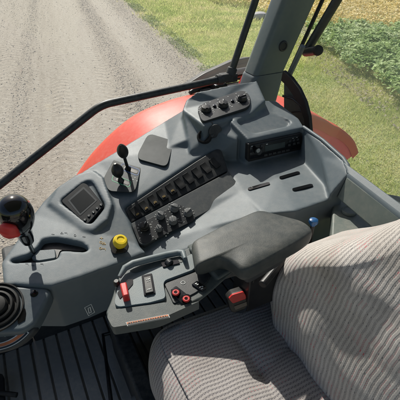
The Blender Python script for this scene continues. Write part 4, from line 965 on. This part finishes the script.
def cush(u, v):
    # u: right edge -> left edge, v: front -> rear; both wrap down around the rim
    ru = .075
    def wrap(x, L_):                      # arclength x in [-d, L+d] -> (pos, drop)
        d = .10
        s = -d+x*(L_+2*d)
        if s < ru*.57:
            a = min(1.0, max(0.0, (ru*.57-s)/(ru*1.57))); ang_ = a*math.pi/2; extra = max(0, (ru*.57-s)-ru*1.57)
            return ru-ru*math.sin(ang_), ru-ru*math.cos(ang_)+extra, s
        if s > L_-ru*.57:
            q_ = s-(L_-ru*.57); a = min(1.0, q_/(ru*1.57)); ang_ = a*math.pi/2; extra = max(0, q_-ru*1.57)
            return L_-ru+ru*math.sin(ang_), ru-ru*math.cos(ang_)+extra, s
        return s, 0, s
    cn_, dn, su = wrap(u, W); cr, dr, sv = wrap(v, D_)
    n_ = n_e-cn_; r__ = r_f+cr
    # rounded plan corner at the front
    fr = max(0, 1-cr/.10); edge = max(0, 1-cn_/.12)
    r__ += .045*edge*edge*max(0, 1-cr/.25)
    n_ -= .03*fr*fr
    p2 = Vector((r__, n_)); h = 0
    for a_, b_ in creases:
        d = seg_d(p2, a_, b_); h -= .005*math.exp(-(d/.010)**2)+.006*math.exp(-(d/.035)**2)
    drop = max(dn, dr) if min(dn, dr) < .001 else math.sqrt(dn*dn+dr*dr)
    z = ZC-.03*(cr/D_-.3)+.018*math.sin(math.pi*min(1, max(0, cn_/W)))+(h if drop < .02 else 0)-min(drop, .17)
    return cab(r__, n_, z), (sv, su)
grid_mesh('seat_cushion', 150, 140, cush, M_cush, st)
g_ = MB(); g_.box(cab(r_f+.24, n_e-.28, ZC-.20), AR, AN, UP, .38, .42, .18); g_.build('seat_base', M_dark, st, bevel=.02)
g_ = MB(); g_.tube([cab(r_f+.03, n_e-.1, ZC-.28), cab(r_f-.02, n_e-.1, ZC-.30)], .012, 12); g_.tube([cab(r_f+.03, n_e-.02, ZC-.28), cab(r_f-.03, n_e-.02, ZC-.29)], .013, 12); g_.build('seat_lever', M_knob, st)
# backrest
edge_px = [(283, 318, -.90), (281, 296, -.83), (279.5, 283, -.79), (280.5, 271, -.745), (286, 260, -.70), (295, 250.5, -.655), (307, 244.5, -.615), (322, 241.5, -.58), (340, 239.5, -.548), (358, 235, -.52), (378, 228.5, -.49), (402, 218, -.455), (430, 205, -.41), (470, 185, -.35)]
EP = [at(*e) for e in edge_px]
def spl(t):
    x = t*(len(EP)-1); i = min(int(x), len(EP)-2); f = x-i
    p0, p1, p2, p3 = EP[max(i-1, 0)], EP[i], EP[i+1], EP[min(i+2, len(EP)-1)]
    return .5*((2*p1)+(p2-p0)*f+(2*p0-5*p1+4*p2-p3)*f*f+(-p0+3*p1-3*p2+p3)*f**3)
LD = -AN
arcl = [0]; prev = spl(0)
for k in range(1, 101): q = spl(k/100); arcl.append(arcl[-1]+(q-prev).length); prev = q
def back(u, v):
    e_ = spl(v); al = arcl[int(v*100)]
    tang = (spl(min(1, v+.01))-spl(max(0, v-.01))).normalized()
    # profile across: from the back of the bolster, round its side, on to the face
    s = u*.78
    ra_ = .062
    quarter = ra_*math.pi/2
    if s < .10: off = AR*(.10-s)+AR*ra_*0
    elif s < .10+quarter:
        a = (s-.10)/ra_; off = LD*(ra_-ra_*math.cos(a))-AR*ra_*math.sin(a)
    else:
        x = s-.10-quarter; off = LD*(ra_+x)-AR*ra_+AR*(.020*(1-math.exp(-x/.05)))*(.4+.6*max(0, min(1, (v-.12)/.25))**1.5)-AR*.012*math.sin(min(1, x/.5)*math.pi)
        off += AR*.006*math.sin(x*26+al*9)*math.exp(-((x-.12)/.09)**2)
    return e_+off, (al*1.2, s-(e_-EP[0]).dot(AN)*1.0+.006*math.sin(al*9))
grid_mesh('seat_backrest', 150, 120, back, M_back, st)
g_ = MB()  # piping along the join
# seat belt buckle
bk_ = empty('seat_belt_buckle', at(237, 300, -.72), 'black seat belt buckle with red release button beside the armrest', 'buckle')
S_bk = Surf((226, 300, -.735), (247, 296, -.735), (236, 310, -.765))
g_ = MB(); g_.plate(S_bk, rounded([(227.5, 299), (232, 294), (243, 290.5), (247.5, 293), (250.5, 305), (248, 308.5), (234, 313.5), (230.5, 311)], 2), -.025, .0); g_.build('buckle_body', M_black, bk_, bevel=.003)
g_ = MB(); g_.plate(S_bk, rounded([(228.8, 298.8), (232.5, 295), (243.5, 291.8), (246.2, 295.5), (246.3, 299), (233, 303.8)], 1.4), -.002, .005); g_.build('release_button', M_red, bk_, bevel=.0016)
g_ = MB(); g_.plate(S_bk, [(234, 306.5), (247.5, 301.5), (248.3, 304.8), (235.5, 310)], -.0005, .0012); g_.build('buckle_slot', M_gloss, bk_, smooth=False)
g_ = MB(); g_.tube([at(240, 306, -.765), at(252, 304, -.84), at(262, 300, -.90)], [.018, .012, .012], 12); g_.build('buckle_stalk', M_black, bk_)
# seat rail / frame between floor and seat, left of cushion
rl = empty('seat_rail', at(120, 380, -1.2), 'black metal seat suspension rail between floor mat and seat cushion', 'rail')
rA = rn(128, 350, -1.1); 
g_ = MB(); g_.box(cab(rA.x+.0, rA.y-.25, -1.16), AR, AN, UP, .055, .75, .16); g_.build('rail_side', M_dark, rl, bevel=.01)
g_ = MB(); q1, q2, q3 = at(112, 410, -1.2), at(103, 335, -1.2), at(118, 331, -1.2); g_.tube([q1, q2, q3], .007, 10); g_.build('rail_tube', M_black, rl)

# ================================================================== LIGHT, WORLD, CAMERA
SUN_AZ, SUN_EL = -22, 43
sd = Vector((math.sin(R(SUN_AZ))*math.cos(R(SUN_EL)), math.cos(R(SUN_AZ))*math.cos(R(SUN_EL)), math.sin(R(SUN_EL))))
ld = bpy.data.lights.new('sun', 'SUN'); ld.energy = 5.0; ld.angle = R(.6); ld.color = (1, .955, .88)
lo = bpy.data.objects.new('sun', ld); COL.objects.link(lo); lo.rotation_euler = sd.to_track_quat('Z', 'Y').to_euler(); lo.location = (0, 0, 30)
w = bpy.data.worlds.new('World'); scene.world = w; w.use_nodes = True; nt = w.node_tree
bg = nt.nodes['Background']; sk = nt.nodes.new('ShaderNodeTexSky'); sk.sky_type = 'NISHITA'; sk.sun_disc = False; sk.sun_elevation = R(SUN_EL); sk.sun_rotation = R(SUN_AZ % 360)
sk.air_density = 1.0; sk.dust_density = 2.0; nt.links.new(sk.outputs[0], bg.inputs[0]); bg.inputs[1].default_value = .10
cd = bpy.data.cameras.new('camera'); cd.sensor_width = 36; cd.lens = 36; cd.clip_end = 1000; cd.clip_start = .02
co = bpy.data.objects.new('camera', cd); COL.objects.link(co); co.location = CAM; co.rotation_euler = (math.pi/2-PITCH, 0, 0)
scene.camera = co
scene.view_settings.view_transform = 'Standard'; scene.view_settings.look = 'None'; scene.view_settings.exposure = 0; scene.view_settings.gamma = 1
scene.cycles.max_bounces = 6; scene.cycles.diffuse_bounces = 3; scene.cycles.transparent_max_bounces = 8
